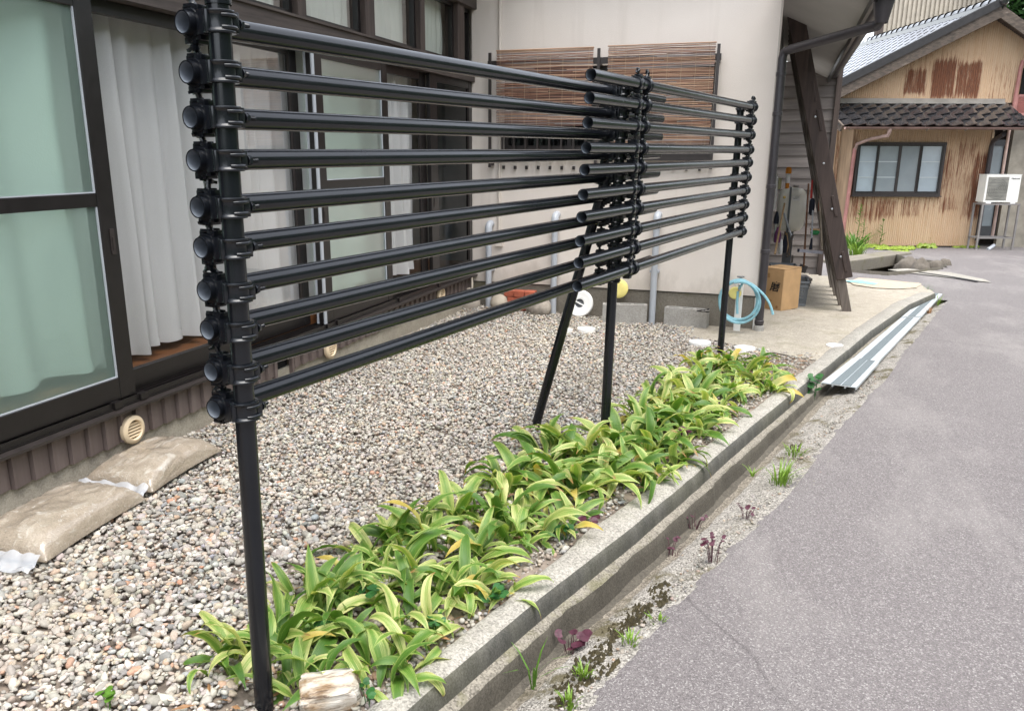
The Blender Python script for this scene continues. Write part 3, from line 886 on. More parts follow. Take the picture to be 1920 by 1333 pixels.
mb = MB().b2((WX - .12, YW0, 2.76), (WX - .01, WY - .002, 3.05)); H('upper_wall', mb, STUCCO)
# rendered wall with its window opening
CX = -.131
x0, x1, z0, z1 = -2.42, -.60, 1.44, 2.13
mb = MB()
mb.b2((WX + .0, WY, .236), (x0, WY + .12, 3.05)); mb.b2((x1, WY, .236), (CX, WY + .12, 3.05)); mb.b2((x0, WY, .236), (x1, WY + .12, z0)); mb.b2((x0, WY, z1), (x1, WY + .12, 3.05))
H('rendered_wall', mb, STUCCO)
mb = MB().b2((WX, WY + .012, .226), (CX - .004, WY + .11, .236)); H('wall_base_trim', mb, BRONZE)
mb = MB().b2((WX, WY + .014, -.5), (CX - .01, WY + .2, .226)); H('wall_footing', mb, FOUND2)
mb = MB().b2((CX - .12, WY + .121, .236), (CX - .001, 11.2, 2.75)); H('side_wall', mb, SOFFIT)
mb = MB().b2((CX - .2, WY + .2, -.5), (CX - .012, 11.2, .236)); H('side_footing', mb, FOUND2)
mb = MB().b2((CX, WY - .004, .02), (CX + .016, WY + .13, 3.0)); H('corner_trim', mb, simple('beige_trim', (.44, .39, .34), .6, .08, 3))
mb = MB().tube([(CX + .004, WY - .012, -.06), (CX + .004, WY - .012, .22)], .013, 8); H('corner_pipe_stub', mb, WHITEP)
# window frame, glass, dark interior
mb = MB(); t = .035
mb.b2((x0, WY + .03, z0), (x0 + t, WY + .09, z1)); mb.b2((x1 - t, WY + .03, z0), (x1, WY + .09, z1)); mb.b2((x0 + t, WY + .03, z0), (x1 - t, WY + .09, z0 + t)); mb.b2((x0 + t, WY + .03, z1 - t), (x1 - t, WY + .09, z1))
for x in (-2.22, -1.82, -1.51, -1.0): mb.b2((x - .018, WY + .035, z0 + t), (x + .018, WY + .08, z1 - t))
win = H('window', mb, BRONZE2)
p = MB(); p.add([(x0 + t, WY + .055, z0 + t), (x1 - t, WY + .055, z0 + t), (x1 - t, WY + .055, z1 - t), (x0 + t, WY + .055, z1 - t)], [(0, 1, 2, 3)]); obj('pane', p, m_clear('window_glass', (.5, .52, .52), 1.0), win)
mb = MB().b2((x0, WY + .4, z0 - .1), (x1, WY + .42, z1 + .1)); mb.b2((x0 - .02, WY + .13, z0 - .1), (x0, WY + .4, z1 + .1)); mb.b2((x1, WY + .13, z0 - .1), (x1 + .02, WY + .4, z1 + .1)); mb.b2((x0, WY + .13, z0 - .12), (x1, WY + .4, z0 - .1)); mb.b2((x0, WY + .13, z1 + .1), (x1, WY + .4, z1 + .12)); H('window_backing', mb, simple('dim_interior', (.05, .05, .055), .9))
# railing box in front of the window
mb = MB().b2((-2.50, WY - .085, 1.392), (-.575, WY - .065, 1.412)); mb.b2((-2.47, WY - .082, 1.352), (-.59, WY - .068, 1.392))
mb.b2((-2.54, WY - .085, 2.135), (-.555, WY - .060, 2.185))
rail = H('window_railing', mb, BRONZE2)
for x in (-2.515, -1.55, -.577):
    b = MB().b2((x - .012, WY - .105, 1.285), (x + .012, WY - .087, 2.255 if x > -2.4 else 2.25)); b.b2((x - .014, WY - .086, 2.12), (x + .014, WY + .002, 2.17)); b.b2((x - .010, WY - .0866, 1.30), (x + .010, WY + .002, 1.325)); obj('post', b, BRONZE2, rail)
for x in np.arange(-2.41, -.60, .1085):
    b = MB().b2((x - .009, WY - .064, 1.352), (x + .009, WY - .046, 1.62)); b.b2((x - .010, WY - .045, 1.354), (x + .010, WY - .03, 1.366)); b.b2((x - .010, WY - .029, 1.27), (x + .010, WY + .001, 1.30)); obj('baluster', b, BRONZE2, rail)
# conduits on the wall
mb = MB().tube([(-2.452, WY - .014, .62), (-2.452, WY - .014, 3.0)], .013, 8); mb.b2((-2.485, WY - .03, .575), (-2.415, WY - .001, .635)); mb.b2((-2.47, WY - .02, .96), (-2.434, WY - .001, .985))
H('conduit', mb, simple('cream_conduit', (.62, .56, .49), .5, .06))
# plastic round vents
def vent(y, z):
    Mx = Matrix.Rotation(R(90), 3, 'Y')
    b = MB(); b.lathe([(.066, -.004), (.066, .016), (.060, .022), (.047, .024), (.043, .018), (.043, .004)], (WX + .012, y, z), 28, Mx)
    v = H('vent_cover', b, IVORY, smooth=True)
    b = MB().lathe([(.0, .003), (.043, .003)], (WX + .012, y, z), 20, Mx); obj('vent_back', b, DARKHOLE, v)
    for k in range(5):
        dz = -.030 + k * .0145; w = math.sqrt(max(.0, .043 ** 2 - dz ** 2))
        if w > .012:
            b = MB().bar((WX + .024, y - w, z + dz), (WX + .024, y + w, z + dz), .010, .0065, (.5, 0, 1)); obj('vent_slat', b, IVORY, v)
vent(2.816, .188); vent(4.586, .175); vent(6.466, .235)
# roof: eaves over both walls, high over the picture
mb = MB().b2((WX - 3, YW0, 3.05), (WX + .42, WY - .75, 3.09)); mb.b2((WX - 3, WY - .75, 3.05), (WX + .42, WY - .22, 3.09)); mb.b2((WX - 3, WY - .22, 3.051), (CX + .1, 11.4, 3.09)); H('eave_soffit', mb, SOFFIT)
mb = MB()
mb.add([(WX + .48, YW0, 3.09), (WX + .48, WY - .2, 3.09), (WX - 3, WY - .2, 4.7), (WX - 3, YW0, 4.7)], [(0, 1, 2, 3)])
mb.add([(WX + .49, WY - .28, 3.095), (CX + .1, WY - .28, 3.095), (CX + .1, 11.4, 3.6), (WX - 3, 11.4, 4.7), (WX - 3, WY - .1, 4.72)], [(0, 1, 2, 3, 4)])
H('roof', mb, ROOF)
# lower eave along the far side of the house
XE, ZE, ZI = .455, 2.39, 2.66
mb = MB()
mb.add([(XE, 5.9, ZE), (XE, 12.6, ZE), (CX, 12.6, ZI), (CX, 5.9, ZI), (XE, 5.9, ZE + .05), (XE, 12.6, ZE + .05), (CX, 12.6, ZI + .06), (CX, 5.9, ZI + .06)], [(0, 1, 2, 3), (4, 7, 6, 5), (0, 4, 5, 1), (1, 5, 6, 2), (2, 6, 7, 3), (3, 7, 4, 0)])
H('side_eave_soffit', mb, SOFFIT)
mb = MB().b2((XE - .012, 5.9, ZE - .05), (XE + .012, 12.62, ZE + .09)); H('side_fascia', mb, BRONZE)
mb = MB().grid(lambda u, v: (XE + .075 + .058 * math.cos(math.pi * (1 + u)), lerp(5.9, 12.65, v), ZE + .06 + .062 * math.sin(math.pi * (1 + u))), 10, 1)
H('eave_gutter', mb, DARKPVC, smooth=True)
# downpipe at the corner
DX = -.088
mb = MB()
el = on_y(1478, 97, WY - .03)
ot = on_x(1652, 47, XE + .05)
mb.tube([(XE + .05, ot.y, ZE - .04), (XE + .05, ot.y, ot.z + .03), (XE + .03, ot.y + .03, ot.z), (DX + .05, WY - .06, el.z + .01), (DX + .012, WY - .03, el.z - .004), (DX, WY - .03, el.z - .05), (DX, WY - .03, -.02)], [.034] * 7, 14)
for z in (.02, .62, 1.15, 1.72, 2.02): mb.lathe([(.0345, -.018), (.039, -.014), (.039, .014), (.0345, .018)], (DX, WY - .03, z), 14)
H('downpipe', mb, DARKPVC, smooth=True)
mb = MB().lathe([(.045, -.09), (.043, .01), (.0355, .012)], (DX, WY - .03, -.02), 14); H('downpipe_socket', mb, BLOCKM)

mb = MB().lathe([(.07, .14), (.075, .02), (.05, -.10), (.038, -.16)], (XE + .05, ot.y, ZE - .02), 14); H('gutter_outlet', mb, DARKPVC, smooth=True)

# curtains behind the doors and the high windows
def curtain(label, y0, y1, z0, z1, x, mat, folds, amp=.028, hem=.055, seed=0, skew=0.0):
    nu, nv = max(30, int(folds * 9)), 14
    def fn(u, v):
        ph = u * folds * 2 * math.pi + seed
        a = amp * (.55 + 1.1 * fnz(u * folds * .8, seed, 1)) * (.7 + .5 * (1 - v))
        y = lerp(y0, y1, u) + .012 * fnz(u * 7, v * 2, seed) + skew * (1 - v) * (u - .5)
        return (x + a * math.sin(ph + 2.2 * fnz(u * 3, v * .5, seed)) + .012 * fnz(u * 5, v * 1.5, seed + 4), y, lerp(z0, z1, v) + (.02 * abs(fnz(u * 3, seed, 9)) if v == 0 else 0))
    b = MB().grid(fn, nu, nv)
    o = obj('curtain', b, mat, None, smooth='fix'); tag(o, label, 'curtain')
    if hem:
        def fh(u, v):
            p = fn(u, v * hem / (z1 - z0)); return (p[0] + .004, p[1], p[2])
        h = obj('hem', MB().grid(fh, nu, 2), mat, o, smooth='fix')
    return o
curtain('pale curtain blurred behind the frosted door at the left edge', .9, 2.95, .47, 2.0, WX - .13, CURT, 7, .075, seed=1)
curtain('white sheer curtain left of the tall gap above the first round vent', 2.76, 3.155, .452, 2.0, WX - .17, CURT, 3.2, .055, seed=2, skew=.03)
curtain('white sheer curtain right of the gap, just behind the left fence post', 3.135, 3.78, .462, 2.0, WX - .19, CURT, 4.4, .065, seed=3, skew=.0)
curtain('grey white curtain seen between the rails beside the left post', 3.84, 4.75, .455, 2.0, WX - .21, CURT, 6, .055, seed=4)
curtain('pale curtain blurred behind the second frosted door', 4.6, 6.1, .47, 2.0, WX - .17, CURT, 6, .075, seed=5)
curtain('bright white curtain ending above the brown floor near the dark screen', 5.62, 6.32, .47, 2.0, WX - .16, CURT, 6, .05, seed=6)
for i in range(len(ed) - 1):
    a = ed[i] + .1; b_ = ed[i + 1] - .02
    if b_ - a < .1 or i < 3: continue
    curtain(['', '', '', 'pleated curtain in the high window hidden mostly above the left post', 'pleated curtain in the high window next to the top of the left post', 'pleated curtain in the second high window from the left post', 'pleated curtain in the high window right of the white-worn post', 'pleated curtain in the last high window by the rendered wall', 'narrow pleated curtain end against the rendered wall'][i], a, b_, 2.17, 2.62, WX - .12, CURT2, (b_ - a) * 11, .017, 0, seed=10 + i)

# ================================================================== BLACK PIPE FENCE
PSI = R(10.23)
FD = Vector((math.sin(PSI), math.cos(PSI), 0)); FN = Vector((math.cos(PSI), -math.sin(PSI), 0)); ZUP = Vector((0, 0, 1))
C_L, C_P, C_R = -1.500, -1.432, -1.362            # planes of the left rails, the posts, the right rails
def fp(s, c, z): return FN * c + FD * s + ZUP * z
RP = .0243
fence = thing('pipe_fence', 'glossy black scaffold pipe fence with ten stacked rails clamped to three posts', 'fence', fp(3.75, C_P, 0))
FB = lambda n, b, **k: obj(n, b, [BLACK, LIT_BORE] if n in ('rail', 'brace') else BLACK, fence, **k)
def post(s0, s1, z1, cap):
    b = MB(); zb = -.05; ds = (s1 - s0) / 1.7
    b.tube([fp(s0 + ds * zb, C_P, zb), fp(s0 + ds * z1, C_P, z1)], RP, 24)
    if cap == 'dome':
        b.lathe([(RP + .004, -.03), (RP + .005, .0), (RP + .002, .012), (.014, .022), (0, .026)], fp(s0 + ds * z1, C_P, z1), 20)
    else:
        b.lathe([(RP + .0035, -.035), (RP + .0045, .0), (RP + .001, .007), (0, .009)], fp(s0 + ds * z1, C_P, z1), 20)
    return FB('post', b, smooth=True)
post(1.330, 1.362, 1.738, 'cap'); post(3.722, 3.785, 1.71, 'cap'); post(6.055, 6.108, 1.722, 'dome')
def hollow(p0, p1, r=RP, th=.0028, n=24):
    d = (p1 - p0).normalized(); b = MB()
    b.tube([p0, p1], r, n, caps=False)
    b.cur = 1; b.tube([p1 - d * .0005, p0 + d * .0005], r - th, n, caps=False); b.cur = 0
    u = d.cross(ZUP)
    if u.length < 1e-3: u = d.cross(Vector((1, 0, 0)))
    u.normalize(); w = d.cross(u)
    for p in (p0, p1):
        cs = [(math.cos(2 * math.pi * j / n), math.sin(2 * math.pi * j / n)) for j in range(n)]
        b.add([p + (u * c + w * s_) * rr for rr in (r, r - th) for c, s_ in cs], [(j, (j + 1) % n, n + (j + 1) % n, n + j) for j in range(n)])
    return b
zl0 = [lerp(1.666, .809, i / 9) for i in range(10)]; zl1 = [lerp(1.687, .826, i / 9) for i in range(10)]
zr0 = [lerp(1.712, .866, i / 9) for i in range(10)]; zr1 = [lerp(1.729, .865, i / 9) for i in range(10)]
jl = [.003, -.002, .0, .004, -.003, .002, -.002, .002, -.003, 0]
SL = [(1.322 - .0012 * i, 4.565 - .0075 * i) for i in range(10)]
SR = [(3.232 - .0086 * i, 6.185 - .0042 * i) for i in range(10)]
for i in range(10):
    FB('rail', hollow(fp(SL[i][0], C_L, zl0[i] + jl[i]), fp(SL[i][1], C_L, zl1[i] + jl[i])), smooth=True)
    FB('rail', hollow(fp(SR[i][0], C_R, zr0[i] - jl[i]), fp(SR[i][1], C_R, zr1[i] - jl[i])), smooth=True)
# pressed-steel right-angle clamp. Local axes: x along the rail, y from the post to the rail, z up; origin on the post's axis
OFF = .0690
def ring(b, c, axis, w, r_in=RP, t=.0042, n=26, flare=.0022):
    """a rolled band round a pipe with raised rims; axis 'x' or 'z'"""
    prof = []
    for k, (f, e) in enumerate([(-.5, .0), (-.5, flare + .0018), (-.40, flare + .0022), (-.30, .0006), (.30, .0006), (.40, flare + .0022), (.5, flare + .0018), (.5, .0)]):
        prof.append((r_in + (t if e else 0.0004) + e, f * w))
    M = Matrix.Rotation(R(90), 3, 'Y') if axis == 'x' else None
    b.lathe(prof, c, n, M)
def bolt_mesh():
    b = MB()                                                     # along +x from the origin
    Mx = Matrix.Rotation(R(90), 3, 'Y')
    b.lathe([(0, -.004), (.0105, -.004), (.0105, .002), (.0045, .002), (.0045, .012)], (0, 0, 0), 8, Mx)
    b.lathe([(.0045, .010), (.0115, .010), (.0115, .0125), (.0045, .0125)], (0, 0, 0), 14, Mx)          # washer
    b.lathe([(.0045, .0125), (.0105, .0127), (.0108, .0205), (.0095, .0222), (.0052, .0224)], (0, 0, 0), 6, Mx)   # nut
    prof = [(.0046, .0222)]
    for k in range(7): prof += [(.0053, .0235 + k * .0024), (.0043, .0247 + k * .0024)]
    prof += [(.0046, .0412), (.0, .0422)]
    b.lathe(prof, (0, 0, 0), 10, Mx)
    return b.mesh('clamp_bolt', BLACK, smooth=True)
def eyebolt_mesh():
    b = MB()                                                     # swing bolt standing up over the rail band, nut on top
    b.lathe([(.0062, -.014), (.0062, .006), (.0108, .0065), (.0112, .0155), (.0072, .0172), (.0056, .018), (.0056, .026), (0, .027)], (0, 0, 0), 8)
    b.lathe([(.0, -.019), (.0085, -.016), (.0095, -.010), (.0085, -.004), (.0062, -.003)], (0, 0, 0), 10)
    b.box((.015, .0, .012), (.016, .007, .007)); b.box((-.015, .0, .0125), (.015, .007, .006))
    return b.mesh('swing_bolt', BLACK, smooth=True)
def clamp_mesh():
    b = MB()
    ring(b, (0, 0, 0), 'z', .046, t=.0052, flare=.003)                                # band round the post
    ring(b, (0, OFF, 0), 'x', .042, t=.0036, flare=.0016)                              # band round the rail
    # saddle block between the two pipes
    b.add([(x * a, y, z * a2) for (y, a, a2) in ((RP + .001, 1, 1), (OFF - RP - .001, 1, 1)) for x in (-.0235, .0235) for z in (-.025, .025)],
          [(0, 1, 3, 2), (4, 6, 7, 5), (0, 4, 5, 1), (2, 3, 7, 6), (0, 2, 6, 4), (1, 5, 7, 3)])
    # hinge knuckles and pressed flanges
    b.tube([(-.030, .004, -.022), (-.030, .004, .022)], .0075, 10)
    b.tube([(-.018, OFF - .004, -.0335), (.018, OFF - .004, -.0335)], .007, 10)
    b.tube([(-.012, OFF + .013, -.0335), (.012, OFF + .013, -.0335)], .0052, 8)
    b.box((.026, -.013, .0), (.014, .024, .042)); b.box((.020, -.021, .0), (.016, .016, .034)); b.box((.0, OFF + .004, -.034), (.036, .034, .014)); b.box((.0, OFF - .022, -.024), (.036, .016, .020))
    b.box((0, OFF - .015, .031), (.034, .022, .013)); b.box((.0, OFF + .016, .0305), (.030, .014, .011)); b.box((.013, OFF + .004, .037), (.007, .030, .008)); b.box((-.013, OFF + .004, .037), (.007, .030, .008))
    for sg in (-1, 1): b.box((sg * .0245, RP + .004, 0), (.006, .020, .050))
    # embossed ribs on the outer face of the post band
    for z in (.012, -.012):
        b.tube([(-.017, -.0240, z), (-.006, -.0320, z), (.010, -.0330, z), (.024, -.0255, z)], .0048, 8)
    return b.mesh('clamp', BLACK, smooth=True, bevel=.0016, seg=2)
CLAMP, BOLT, SWING = clamp_mesh(), bolt_mesh(), eyebolt_mesh()
def basis(side):
    """clamp frame in the world: side -1 = rails on the house side, +1 = on the road side"""
    return Matrix((FD, (FN * side), ZUP)).transposed().to_4x4()
def clamp(s, z, side, ds=0.0, roll=0.0, bolt_flip=False):
    Mw = Matrix.Translation(fp(s, C_P, z)) @ basis(side)
    c = link('clamp', CLAMP, fence)
    c.matrix_basis = Mw; c.matrix_parent_inverse = Matrix.Translation(-fence.location)
    b = bpy.data.objects.new('bolt', BOLT); COL.objects.link(b); b.parent = c
    b.matrix_basis = Matrix.Translation((.030, -.013, 0)) @ Matrix.Rotation(R(random.uniform(-8, 14)), 4, 'Z')
    w = bpy.data.objects.new('swing_bolt', SWING); COL.objects.link(w); w.parent = c
    w.matrix_basis = Matrix.Translation((random.uniform(-.004, .004), OFF + random.uniform(0, .008), .045)) @ Matrix.Rotation(R(random.uniform(-25, 10)), 4, 'X') @ Matrix.Rotation(R(random.uniform(-35, 35)), 4, 'Y')
    return c
for i in range(10):
    a = (zl0[i] + jl[i])
    sL = lerp(1.330, 1.362, a / 1.7); clamp(sL, a + .0, -1)
    sM = lerp(3.722, 3.785, zl0[i] / 1.7); tM = (sM - SL[i][0]) / (SL[i][1] - SL[i][0])
    clamp(sM, lerp(zl0[i], zl1[i], tM) + jl[i], -1)
    tR = (sM - SR[i][0]) / (SR[i][1] - SR[i][0])
    clamp(sM, lerp(zr0[i], zr1[i], tR) - jl[i], 1)
    # outer bands on the road-side rails: one just past the middle post, one at the far end
    for sx in (SR[i][0] + .665, SR[i][1] - .016):
        t = (sx - SR[i][0]) / (SR[i][1] - SR[i][0]); z = lerp(zr0[i], zr1[i], t) - jl[i]
        Mw = Matrix.Translation(fp(sx, C_R - OFF, z)) @ basis(1)
        if i == 0 and sx < 5:
            q = MB(); ring(q, (0, OFF, 0), 'x', .034, t=.0055, flare=.003)
            q.box((0, OFF - .012, .034), (.030, .020, .016)); q.box((0, OFF + .014, .033), (.026, .012, .012)); q.tube([(-.015, OFF - .006, -.035), (.015, OFF - .006, -.035)], .0078, 10)
            q.box((0, OFF - .03, -.004), (.026, .018, .040)); q.box((0, OFF - .012, -.036), (.028, .022, .010))
            BANDM = q.mesh('clamp_band', BLACK, smooth=True, bevel=.0016)
        c = bpy.data.objects.new('clamp_band', BANDM); COL.objects.link(c); c.parent = fence
        c.matrix_parent_inverse = Matrix.Translation(-fence.location); c.matrix_basis = Mw
        w = bpy.data.objects.new('swing_bolt', SWING); COL.objects.link(w); w.parent = c
        w.matrix_basis = Matrix.Translation((.004, OFF + .002, .046)) @ Matrix.Rotation(R(random.uniform(20, 45)), 4, 'Y')
# far post carries its clamps behind the rails
for i in range(10):
    s6 = lerp(6.055, 6.108, zr1[i] / 1.7); clamp(s6, zr1[i] - jl[i], 1)
# raking brace on the house side
foot = on_f(1005, 795, garden_z)
top = fp(3.755, C_P - .055, 1.30)
dv = (top - foot).normalized()
FB('brace', hollow(foot - dv * .06, top + dv * .05), smooth=True)
b = MB(); ring(b, (0, 0, 0), 'z', .05); b.box((0, .03, 0), (.04, .03, .05)); 
o = FB('brace_clamp', b, smooth=True, bevel=.0015)
o.matrix_parent_inverse = Matrix.Translation(-fence.location)
o.matrix_basis = Matrix.Translation(top - dv * .02) @ dv.to_track_quat('Z', 'Y').to_matrix().to_4x4()

# ================================================================== REED BLINDS ON THE WINDOW
def blind(label, x0, x1, ztop, zbot, tints, seed):
    g = random.Random(seed)
    t = thing('reed_blind', label, 'reed blind', ((x0 + x1) / 2, WY - .115, zbot), 'reed blinds hung over the window')
    n = int((ztop - zbot) / .0058); b = MB()
    def ysag(x, z): return WY - .118 - .006 * fnz(x * 3, z * 3, seed) - .008 * math.sin((ztop - z) * 3)
    for i in range(n):
        z = lerp(ztop, zbot, i / (n - 1)); a = x0 + g.uniform(-.004, .004); e = x1 + g.uniform(-.004, .004)
        k = g.choice([1, 1, 2]); cut = [a] + sorted(g.uniform(a + .1, e - .1) for _ in range(k - 1)) + [e]
        for p, q in zip(cut[:-1], cut[1:]):
            b.cur = g.choices(range(4), tints)[0]; r = g.uniform(.002, .0031); pts = []
            slope = g.uniform(-.006, .006)
            for u in (0, .33, .66, 1):
                x = lerp(p, q, u); pts.append((x, ysag(x, z) + g.uniform(-.0014, .0014), z + slope * (u - .5) + g.uniform(-.0028, .0028) + (ztop - z) * 0))
            b.tube(pts, r, 4)
    c = obj('reeds', b, REEDM, t, kind='stuff')
    for u in np.linspace(.04, .96, 8):
        x = lerp(x0, x1, u); p = [(x + .003 * fnz(z * 9, u, 0), ysag(x, z) - .0035, z) for z in np.linspace(ztop + .01, zbot - .01, 14)]
        obj('binding_thread', MB().tube(p, .0011, 4), CORD, t)
    p = MB().tube([(x0 - .005, WY - .118, ztop + .004), (x1 + .005, WY - .118, ztop + .004)], .006, 6); obj('top_batten', p, REEDM[2], t)
    for x in (x0 + .05, x1 - .05):
        obj('hanging_cord', MB().tube([(x, WY - .118, ztop), (x + .004, WY - .09, ztop - .055), (x, WY - .075, 2.187)], .0016, 5), CORD, t)
REEDM = [simple('reed_' + n_, c, .75, .25, 30, stretch=(.1, 1, 1)) for n_, c in (('dark', (.115, .06, .045)), ('brown', (.245, .13, .085)), ('tan', (.39, .25, .165)), ('grey', (.27, .235, .22)))]
CORD = simple('straw_cord', (.42, .33, .22), .9, .2)
blind('greyish weathered reed blind covering the left half of the window', -2.445, -1.592, 2.258, 1.635, (4, 4, 2, 4), 3)
blind('warm tan reed blind on the right half of the window, hanging lower', -1.466, -.60, 2.262, 1.480, (2, 4, 5, 2), 9)

# ================================================================== SMALL THINGS ALONG THE RENDERED WALL
def pvc(px, top_px, base_px, label):
    a = on_y(px[1], base_px, WY - .07); tz = on_y(px[0], top_px, WY - .07).z
    x = a.x; y = WY - .07
    t = thing('vent_pipe', label, 'pipe', (x, y, garden_z(x, y)), 'grey pipes rising from the pebbles')
    b = MB().tube([(x, y, garden_z(x, y) - .06), (x, y, tz - .075)], .0285, 18); obj('pipe', b, PVC, t, smooth=True)
    b = MB(); b.tube([(x, y, tz - .085), (x, y, tz - .05), (x, y + .006, tz - .025), (x, y + .022, tz - .006), (x, y + .045, tz), (x, y + .071, tz + .001)], [.0335, .0335, .034, .034, .0335, .0335], 18)
    b.lathe([(.0285, -.02), (.0345, -.018), (.0345, .004), (.030, .006)], (x, y, tz - .085), 18)
    obj('elbow', b, PVC, t, smooth=True)
    b = MB().b2((x - .04, y - .003, tz * .45), (x + .04, WY + .001, tz * .45 + .02)); obj('wall_clip', b, PVC, t)
pvc((920, 916), 421, 575, 'shortest grey pipe, at the left end of the rendered wall by the dark screen door')
pvc((1044, 1037), 404, 583, 'grey pipe in the middle of the wall, between the boulders and the white lid')
pvc((1234, 1222), 404, 600, 'grey pipe rising between the two concrete blocks')
def rock(name, label, cat, c, size, mat, seed, group=None, rz=0.0, sub=3, rough=.10, parent=None):
    bm = bmesh.new(); bmesh.ops.create_icosphere(bm, subdivisions=sub, radius=1)
    for v in bm.verts:
        n_ = v.co.normalized(); d = 1 + rough * fnz(*(n_ * 1.6 + Vector((seed * 7.1, 0, 0)))) + rough * .35 * fnz(*(n_ * 5 + Vector((0, seed * 3.3, 0))))
        v.co = Vector((n_.x * size[0], n_.y * size[1], n_.z * size[2])) * d
    me = bpy.data.meshes.new(name); bm.to_mesh(me); bm.free(); me.materials.append(mat)
    me.polygons.foreach_set('use_smooth', [True] * len(me.polygons))
    o = link(name, me, parent); o.location = c; o.rotation_euler = (0, 0, rz)
    if label: tag(o, label, cat, group)
    return o
def wallpt(px, py, dy): return on_y(px, py, WY - dy)
p = wallpt(880, 556, .16); rock('boulder', 'dark grey boulder in the corner under the dark screen door', 'rock', (p.x, p.y, .055), (.105, .10, .135), BOULDER, 1)
p = wallpt(936, 562, .13); rock('boulder', 'smooth beige boulder leaning beside the shortest grey pipe', 'rock', (p.x, p.y, .06), (.085, .075, .085), simple('beige_boulder', (.40, .35, .28), .8, .2, 9, .3, 60), 2)
p = wallpt(1007, 563, .15); rock('boulder', 'wide speckled boulder in front of the red bricks', 'rock', (p.x + .01, p.y, .045), (.125, .085, .105), simple('speckled_boulder', (.33, .29, .245), .85, .35, 22, .4, 80), 3)
# bricks: two courses against the footing
def brick(c, label, size=(.10, .21, .06), rz=0.0):
    b = MB().box((0, 0, 0), size); o = obj('brick', b, BRICK, None, bevel=.004, seg=1)
    o.location = c; o.rotation_euler = (0, 0, rz); tag(o, label, 'brick', 'red bricks stacked by the wall footing'); return o
p = wallpt(962, 560, .09)
bx, by, bz = p.x, WY - .075, garden_z(p.x, WY)
k = 0
for r_ in range(3):
    for q in range(3):
        x = bx - .03 + q * .098 + (.03 if r_ == 1 else 0)
        nm = [['left red brick of the bottom course, half behind the beige boulder', 'middle red brick of the bottom course', 'right red brick of the bottom course, behind the speckled boulder'],
              ['left red brick of the middle course', 'middle red brick of the middle course', 'right red brick of the middle course, by the speckled boulder'],
              ['left red brick on top of the brick pile', 'middle red brick on top of the brick pile', 'right red brick on top of the brick pile']][r_][q]
        brick((x, by - .01 * (q % 2), bz + .032 + r_ * .062), nm, (.094, .10, .058), random.uniform(-.05, .05))
# white lid with a bar handle, leaning on the footing
p = on_y(1087, 569, WY - .10)
lid = thing('round_lid', 'white round lid with a bar handle leaning on the wall', 'lid', (p.x, p.y, p.z - .125))
Mt = Matrix.Rotation(R(90 - 16), 3, 'X')
b = MB().lathe([(.040, .010), (.047, .013), (.060, .014), (.086, .0135), (.100, .017), (.116, .016), (.122, .010), (.124, -.004), (.118, -.010), (.040, -.010)], (p.x, p.y, p.z), 40, Mt)
obj('disc', b, WHITEP, lid, smooth=True)
b = MB().lathe([(0, -.006), (.0395, -.006), (.0405, .009)], (p.x, p.y, p.z), 26, Mt); obj('recess', b, simple('lid_recess', (.13, .135, .14), .6), lid)
b = MB().box(Vector((p.x, p.y, p.z)) + Mt @ Vector((0, 0, .010)), (.084, .013, .007), M=Mt @ Matrix.Rotation(R(-24), 3, 'Z')); obj('handle_bar', b, WHITEP, lid, bevel=.002)
# two hollow concrete blocks
def cblock(p0, p1, label, zb):
    a, e = on_f(*p0, garden_z), on_f(*p1, garden_z); d = (e - a); d.z = 0; L = d.length; d.normalize(); nrm = Vector((-d.y, d.x, 0))
    z0 = zb; h = .19; T = .10
    b = MB()
    def bx_(s0, s1, t0, t1, za, zb_): 
        q = [a + d * s0 + nrm * t0, a + d * s1 + nrm * t0, a + d * s1 + nrm * t1, a + d * s0 + nrm * t1]
        b.add([(v.x, v.y, za) for v in q] + [(v.x, v.y, zb_) for v in q], [(3, 2, 1, 0), (4, 5, 6, 7), (0, 1, 5, 4), (1, 2, 6, 5), (2, 3, 7, 6), (3, 0, 4, 7)])
    w = .026
    bx_(0, L, 0, w, z0, z0 + h); bx_(0, L, T - w, T, z0, z0 + h)
    cuts = np.linspace(0, L, 4)
    for i, s_ in enumerate((0, L * .32, L * .64, L - w)): bx_(s_ + (.0005 if i == 0 else 0), s_ + w - (.0005 if i == 3 else 0), w, T - w, z0 + .002, z0 + h - .0015)
    bx_(.001, L - .001, w, T - w, z0 + .003, z0 + .03)
    o = obj('concrete_block', b, BLOCKM, None); return tag(o, label, 'concrete block', 'concrete blocks along the wall footing')
cblock((1129, 603), (1212, 608), 'left concrete block, half hidden behind the middle fence post', -.065)
cblock((1244, 608), (1324, 616), 'right concrete block with a black scrap lying on top', -.085)
p = on_y(1319, 566, WY - .19)
b = MB().grid(lambda u, v: (p.x - .05 + u * .105, p.y - .02 + v * .05, .112 + .022 * u + .012 * fnz(u * 4, v * 4, 2)), 8, 4)
b.grid(lambda u, v: (p.x - .05 + u * .105, p.y - .02 + v * .05, .108 - .006 * fnz(u * 3, v, 7)), 8, 4)
tag(obj('rubber_scrap', b, INK, None), 'crumpled black rubber scrap on the right concrete block', 'scrap')
p = on_y(1160, 541, WY - .07)
b = MB().lathe([(0, .012), (.05, .014), (.072, .010), (.084, .004), (.085, -.006), (.07, -.012), (0, -.012)], p, 32, Matrix.Rotation(R(78), 3, 'X'))
tag(obj('yellow_disc', b, YELLOWP, None, smooth=True), 'pale yellow plastic disc leaning on the wall behind the middle post', 'disc')
